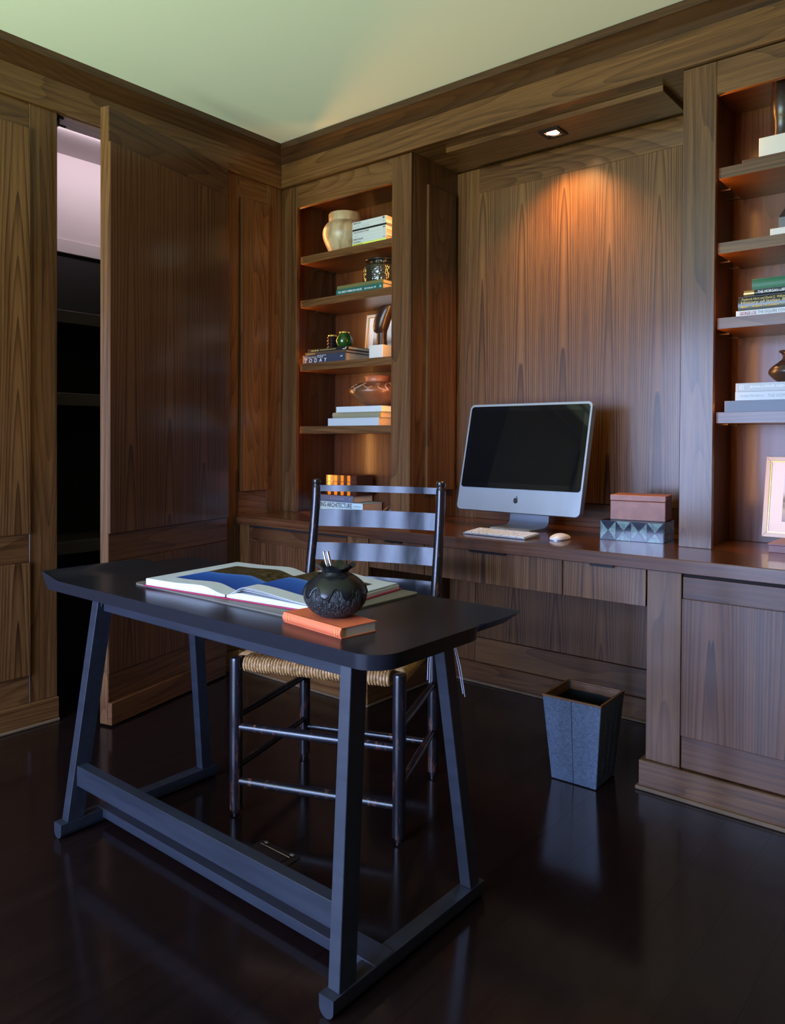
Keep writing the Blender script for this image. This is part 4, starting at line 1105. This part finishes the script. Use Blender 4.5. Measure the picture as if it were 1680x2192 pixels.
t = thing('ribbed_vase', 'tiny dark ribbed vase with gold mouth, left of the green one', 'vase', (0.262, 0.112, zt))
pr_ = [(0.0, 0.0), (0.024, 0.0)]
for k in range(4):
    c0 = 0.009+k*0.0165
    pr_ += [(0.0255+0.008*math.sin(PI*j/6), c0-0.007+0.014*j/6) for j in range(1, 7)]
P('body', lathe(pr_, 40), 'glaze_dark', t, smooth=True)
P('gold_mouth', lathe([(0.024, 0.066), (0.023, 0.073), (0.019, 0.0745), (0.017, 0.072), (0.017, 0.04)], 40), 'gilt', t, smooth=True)
t = thing('green_vase', 'tiny glossy green round vase with gold rim on the third shelf', 'vase', (0.348, 0.108, zt))
P('body', lathe([(0.0, 0.0)]+smooth_prof([(0.022, 0.0), (0.034, 0.010), (0.043, 0.030), (0.042, 0.048), (0.033, 0.066), (0.027, 0.075)], 4), 48), 'glaze_green', t, smooth=True)
P('gold_rim', lathe([(0.027, 0.0745), (0.026, 0.082), (0.0225, 0.083), (0.021, 0.078), (0.020, 0.05)], 48), 'gilt', t, smooth=True)

def framed(name, label, loc, wd, ht, lean, fw, tone, img):
    """leaning framed print: local x right, z up, front faces -y; lean = backward tilt"""
    t = thing(name, label, 'picture', loc)
    M = Matrix.Rotation(-lean, 4, 'X')
    def q(bm): bmesh.ops.transform(bm, matrix=M, verts=bm.verts); return bm
    for nm, poly in (('frame_side', [(0, 0), (fw, fw), (fw, ht-fw), (0, ht)]), ('frame_side', [(wd, 0), (wd, ht), (wd-fw, ht-fw), (wd-fw, fw)]), ('frame_side', [(0, 0), (wd, 0), (wd-fw, fw), (fw, fw)]), ('frame_side', [(0, ht), (fw, ht-fw), (wd-fw, ht-fw), (wd, ht)])):
        bm = prism(poly, 0.0, 0.014); bmesh.ops.bevel(bm, geom=list(bm.edges), offset=0.0012, segments=1, affect='EDGES'); P(nm, q(bm), 'frame_cream', t)
    f2 = fw+0.0035
    P('gilt_slip', q(bx((fw, f2, 0.003, 0.008, fw, ht-fw), (wd-f2, wd-fw, 0.003, 0.008, fw, ht-fw), (f2, wd-f2, 0.003, 0.008, fw, f2), (f2, wd-f2, 0.003, 0.008, ht-f2, ht-fw), bev=0)), 'gilt', t)
    P('mount', q(bx((f2, wd-f2, 0.0065, 0.009, f2, ht-f2), bev=0)), 'mat_board', t)
    landscape('print_'+name+str(round(wd*1000)), img[0], img[2]*math.cos(lean), img[1]-img[0], (img[3]-img[2])*math.cos(lean), tone)
    P('print', q(bx((img[0], img[1], 0.0058, 0.0067, img[2], img[3]), bev=0)), 'print_'+name+str(round(wd*1000)), t)
    P('backing', q(bx((0.004, wd-0.004, 0.009, 0.0135, 0.004, ht-0.004), bev=0)), 'cloth_brown', t)
    return t
framed('framed_print', 'small gilt framed landscape print leaning behind the sculpture, third shelf', (0.338, 0.263, Z3+0.0005), 0.30, 0.262, 0.10, 0.014, 0.85, (0.05, 0.25, 0.055, 0.195))
t = thing('marble_plinth', 'white cube plinth under the dark carved head on the third shelf', 'plinth', (0.602, 0.094, Z3), math.radians(2))
P('block', bx((-0.0415, 0.0415, -0.04, 0.04, 0, 0.064), bev=0.0012), 'marble_white', t)
def head(name, label, loc, rz, secs, slit, edge):
    t = thing(name, label, 'sculpture', loc, rz)
    P('carving', loft(secs, 32, 2.6), 'carved_wood', t, smooth=True)
    P('slit', tube(slit, [0.0005, 0.003, 0.0035, 0.0005], 6, sx=1.0), 'carved_edge', t, smooth=True)
    P('jaw_line', tube(edge, 0.0014, 6), 'carved_edge', t, smooth=True)
    return t
head('carved_head', 'dark carved wooden head tilted on a neck, on the white cube', (0.606, 0.094, Z3+0.0645), math.radians(-12),
     [(0, 0, 0, 0.027, 0.024), (0.0, 0, 0.03, 0.0245, 0.022), (0.0, 0, 0.058, 0.025, 0.022), (-0.002, -0.006, 0.068, 0.034, 0.028), (0.004, -0.008, 0.090, 0.040, 0.033), (0.014, -0.005, 0.125, 0.043, 0.035), (0.028, 0.0, 0.160, 0.044, 0.034), (0.036, 0.004, 0.180, 0.043, 0.031), (0.038, 0.006, 0.186, 0.038, 0.026)],
     [(-0.014, -0.034, 0.092), (-0.006, -0.0365, 0.115), (0.006, -0.034, 0.145), (0.018, -0.028, 0.166)],
     [(-0.030, -0.012, 0.070), (-0.022, -0.028, 0.064), (0.0, -0.034, 0.072), (0.022, -0.030, 0.098), (0.034, -0.026, 0.125), (0.045, -0.022, 0.158), (0.054, -0.016, 0.178)])
# fourth shelf
book('book', 'pale white book, lowest of the stack under the clay pot', (0.306, 0.036, Z4+0.0003), 0.334, 0.20, 0.0375, 'jacket_pale', 0.0, group='books on the fourth shelf')
book('book', 'khaki clothbound book in the middle of the stack under the clay pot', (0.336, 0.038, Z4+0.0380), 0.310, 0.195, 0.0275, 'cloth_khaki', 0.0, spine_round=True, group='books on the fourth shelf')
book('book', 'off-white book directly under the brown clay pot', (0.362, 0.036, Z4+0.0660), 0.295, 0.195, 0.028, 'jacket_white', 0.0, group='books on the fourth shelf', pages='page_edges_white')
t = thing('clay_pot', 'wide brown clay pot with snaking relief lines on the fourth shelf', 'pot', (0.516, 0.168, Z4+0.0945))
cp_ = smooth_prof([(0.050, 0.0), (0.072, 0.012), (0.108, 0.038), (0.134, 0.062), (0.139, 0.080), (0.124, 0.098), (0.094, 0.114), (0.070, 0.121), (0.062, 0.124)], 4)
P('body', lathe([(0.0, 0.0)]+cp_, 72), 'clay_brown', t, smooth=True)
P('neck', lathe([(0.062, 0.122), (0.0595, 0.132), (0.061, 0.142), (0.068, 0.150), (0.0665, 0.152), (0.058, 0.146), (0.055, 0.135), (0.055, 0.11)], 64), 'clay_red', t, smooth=True)
def surf(th, z):
    r = interp([(0, 0)]+cp_, z)+0.0006; return (r*math.cos(th), r*math.sin(th), z)
for k in range(5):
    th0 = k*2*PI/5-2.2; path = []
    for j in range(61):
        u = j/60; zz = 0.094+0.020*math.sin(2*PI*2.0*u+k)*(0.6+0.4*math.sin(PI*u))
        path.append(surf(th0+u*1.15+0.10*math.sin(2*PI*4*u), min(0.119, zz)))
    P('snake_relief', tube(path, [0.0046*(0.5+0.5*math.sin(PI*min(1, max(0.05, j/60)))) for j in range(61)], 8), 'clay_relief', t, smooth=True)
# on the worktop inside the left bookcase
book('book', 'aqua book with bold black title on the worktop behind the chair', (0.099, 0.152, ZC+0.0003), 0.339, 0.155, 0.0495, 'jacket_aqua', 0.0, texts=[('LIVING ARCHITECTURE', 0.010, 0.034, 0.024, 0.255, 'ink_black', dict(bold=0.015)), ('#14', 0.280, 0.034, 0.006, 0.045, 'ink_grey', {})], group='books on the worktop in the left bookcase')
book('book', 'slate blue book lying on the aqua book behind the chair', (0.112, 0.150, ZC+0.0503), 0.262, 0.155, 0.0335, 'jacket_bluegrey', 0.0, texts=[('ART OF THE HOUSE', 0.10, 0.017, 0.009, 0.10, 'ink_grey', {}), ('f', 0.236, 0.017, 0.012, 0.008, 'ink_grey', {})], group='books on the worktop in the left bookcase')
t = thing('striped_box', 'glossy amber and black striped box on top of the blue books', 'box', (0.179, 0.154, ZC+0.0842))
P('body', bx((0, 0.214, 0.0, 0.130, 0, 0.106), bev=0.002), 'ebony', t)
for k in range(9):
    if k % 2: P('stripe', bx((0.0+k*0.0228-0.008, k*0.0228+0.0128-0.0, -0.0012, 0.0002, 0.002, 0.070), bev=0.0004), 'amber_veneer', t)
    if k % 2: P('stripe', bx((0.0+k*0.0228-0.008, k*0.0228+0.0128-0.0, -0.0012, 0.0002, 0.073, 0.104), bev=0.0004), 'amber_veneer', t)
P('lid_seam', bx((-0.0003, 0.2143, -0.0003, 0.1303, 0.0708, 0.072), bev=0), 'ink_black', t)
t = thing('bronze_figurine', 'small dark bronze figurine half hidden by the bookcase stile', 'figurine', (0.655, 0.115, ZC))
P('base', prism(rrect(-0.055, 0.055, -0.035, 0.035, 0.03), 0, 0.012, plane='XY'), 'bronze', t)
P('figure', loft([(-0.01, 0, 0.012, 0.045, 0.022), (-0.012, 0, 0.024, 0.05, 0.026), (-0.004, 0, 0.042, 0.038, 0.022), (0.012, 0, 0.058, 0.018, 0.015), (0.017, 0, 0.085, 0.011, 0.010), (0.018, 0, 0.105, 0.013, 0.012), (0.016, 0, 0.118, 0.010, 0.009), (0.014, 0, 0.124, 0.003, 0.003)], 24), 'bronze', t, smooth=True)

# ------------------------------------------------------------------ right bookcase
Q1, Q2, Q3, Q4 = 2.066, 1.810, 1.553, 1.230
t = thing('display_board', 'thin orange-brown board on the top shelf under the white block', 'board', (2.245, 0.035, Q1+0.0002))
P('board', bx((0, 0.42, 0, 0.2, 0, 0.013), bev=0.001), 'case_walnut_X', t)
t = thing('marble_plinth', 'white block under the dark head on the top right shelf', 'plinth', (2.292, 0.055, Q1+0.0135))
P('block', bx((0, 0.165, 0, 0.10, 0, 0.068), bev=0.0012), 'marble_white', t)
head('carved_head', 'dark carved wooden head at the top right edge of the photo', (2.362, 0.10, Q1+0.082), math.radians(18),
     [(0, 0, 0, 0.037, 0.030), (0, 0, 0.025, 0.035, 0.029), (0, -0.003, 0.05, 0.036, 0.032), (0.0, -0.007, 0.066, 0.040, 0.038), (0.0, -0.010, 0.09, 0.043, 0.042), (0.0, -0.008, 0.125, 0.043, 0.043), (0.0, -0.004, 0.16, 0.042, 0.041), (0.0, -0.002, 0.185, 0.040, 0.038), (0, 0, 0.195, 0.030, 0.028)],
     [(0.0, -0.046, 0.095), (-0.001, -0.052, 0.11), (0.0, -0.050, 0.14), (0.003, -0.044, 0.17)],
     [(-0.043, -0.012, 0.088), (-0.036, -0.030, 0.072), (-0.018, -0.042, 0.060), (0.0, -0.047, 0.056), (0.02, -0.042, 0.062), (0.036, -0.028, 0.076)])
t = thing('stone_model', 'grey block with black sloping roof on a white slab, second right shelf', 'sculpture', (2.33, 0.055, Q2+0.0002))
P('slab', bx((0, 0.2, 0, 0.13, 0, 0.028), bev=0.001), 'marble_white', t)
P('block', bx((0.022, 0.18, 0.015, 0.115, 0.028, 0.066), bev=0.001), 'slate_grey', t)
P('roof', hexa([(0.022, 0.015, 0.066), (0.18, 0.015, 0.066), (0.18, 0.115, 0.066), (0.022, 0.115, 0.066), (0.050, 0.04, 0.122), (0.152, 0.04, 0.122), (0.152, 0.09, 0.122), (0.050, 0.09, 0.122)], 0.001), 'ink_black', t)
book('book', 'white softcover with plum and black title, lowest on the third right shelf', (2.231, 0.036, Q3+0.0003), 0.30, 0.21, 0.0185, 'jacket_white', 0.0, texts=[('GEORGE LOIS', 0.012, 0.009, 0.011, 0.053, 'ink_plum', dict(bold=0.02)), ('THE ESQUIRE COVERS', 0.069, 0.009, 0.011, 0.098, 'ink_black', {})], group='books on the third right shelf')
book('book', 'thick black book with gold title on the third right shelf', (2.237, 0.038, Q3+0.0190), 0.30, 0.22, 0.0465, 'jacket_black', 0.0, spine_round=True, texts=[('Frederick Hartt and David G. Wilkins', 0.012, 0.037, 0.0085, 0.135, 'ink_gold', dict(shear=0.2)), ('History of Italian Renaissance Art', 0.010, 0.0245, 0.0135, 0.245, 'ink_gold', {}), ('Painting  .  Sculpture  .  Architecture', 0.010, 0.0115, 0.0075, 0.118, 'ink_gold', dict(shear=0.2, bold=0.02))], group='books on the third right shelf')
b = book('book', 'black book with gold spine end, under the green book', (2.254, 0.040, Q3+0.0660), 0.27, 0.20, 0.0205, 'jacket_black', 0.0, spine_round=True, texts=[('THE MORGAN LIBRARY', 0.044, 0.0115, 0.009, 0.105, 'ink_white', {})], group='books on the third right shelf')
P('gold_band', prism([(0.0025-0.0054*math.sin(PI*k/8), 0.0205*k/8) for k in range(9)]+[(0.004, 0.0205), (0.004, 0)], 0.0008, 0.033, plane='YZ'), 'gilt', b, smooth=True)
book('book', 'plain green clothbound book, topmost on the third right shelf', (2.280, 0.040, Q3+0.0868), 0.24, 0.19, 0.0355, 'cloth_green', 0.0, spine_round=True, group='books on the third right shelf')
book('book', 'dark slate blue book, lowest on the fourth right shelf', (2.197, 0.036, Q4+0.0003), 0.33, 0.23, 0.0385, 'jacket_slate', 0.0, group='books on the fourth right shelf')
book('book', 'pale grey book with grey title in the middle, fourth right shelf', (2.231, 0.038, Q4+0.0390), 0.29, 0.21, 0.0295, 'jacket_pale', 0.0, texts=[('Bobby McAlpine', 0.017, 0.0145, 0.009, 0.073, 'ink_grey', {}), ('THE HOME WITHIN US', 0.102, 0.0145, 0.0105, 0.125, 'ink_grey', {})], group='books on the fourth right shelf')
book('book', 'light grey book with white title under the little scaled pot', (2.232, 0.038, Q4+0.0690), 0.29, 0.21, 0.0285, 'jacket_grey', 0.0, texts=[('JEAN-LOUIS DENIOT', 0.044, 0.0145, 0.010, 0.138, 'ink_white', {}), ('#8', 0.014, 0.0145, 0.0026, 0.015, 'ink_white', dict(vert=True)), ('#10', 0.0195, 0.0145, 0.0026, 0.019, 'ink_white', dict(vert=True)), ('#8', 0.025, 0.0145, 0.0026, 0.015, 'ink_white', dict(vert=True))], group='books on the fourth right shelf')
t = thing('scaled_pot', 'small dark brown pot with scaled shoulder and ruffled mouth', 'pot', (2.386, 0.118, Q4+0.0978))
P('body', lathe([(0.0, 0.0)]+smooth_prof([(0.030, 0.0), (0.048, 0.010), (0.066, 0.028), (0.069, 0.040), (0.060, 0.054), (0.042, 0.068), (0.030, 0.078)], 4), 64), 'scale_brown', t, smooth=True)
P('ruffled_neck', lathe([(0.030, 0.0775), (0.026, 0.084), (0.026, 0.092), (0.030, 0.100), (0.037, 0.106), (0.036, 0.1075), (0.028, 0.101), (0.023, 0.09), (0.022, 0.05)], 56, wob=lambda a_, i: ((0, 0, 0, 0.001, 0.003, 0.003, 0.001, 0, 0)[i]*math.cos(5*a_), (0, 0, 0, 0.001, 0.002, 0.002, 0.001, 0, 0)[i]*math.sin(5*a_))), 'scale_brown', t, smooth=True)
t = thing('leather_album', 'flat mauve leather box on the worktop under the right framed print', 'box', (2.336, 0.060, ZC+0.0002))
P('lower_case', bx((0, 0.32, 0.0, 0.25, 0, 0.024), bev=0.001), 'leather_mauve', t)
P('lid', bx((-0.003, 0.323, -0.003, 0.253, 0.0245, 0.030), bev=0.001), 'leather_mauve', t)
framed('framed_print', 'cream framed watercolour landscape leaning at the right edge of the photo', (2.268, 0.247, ZC+0.0306), 0.36, 0.292, 0.20, 0.016, 1.0, (0.062, 0.298, 0.058, 0.235))
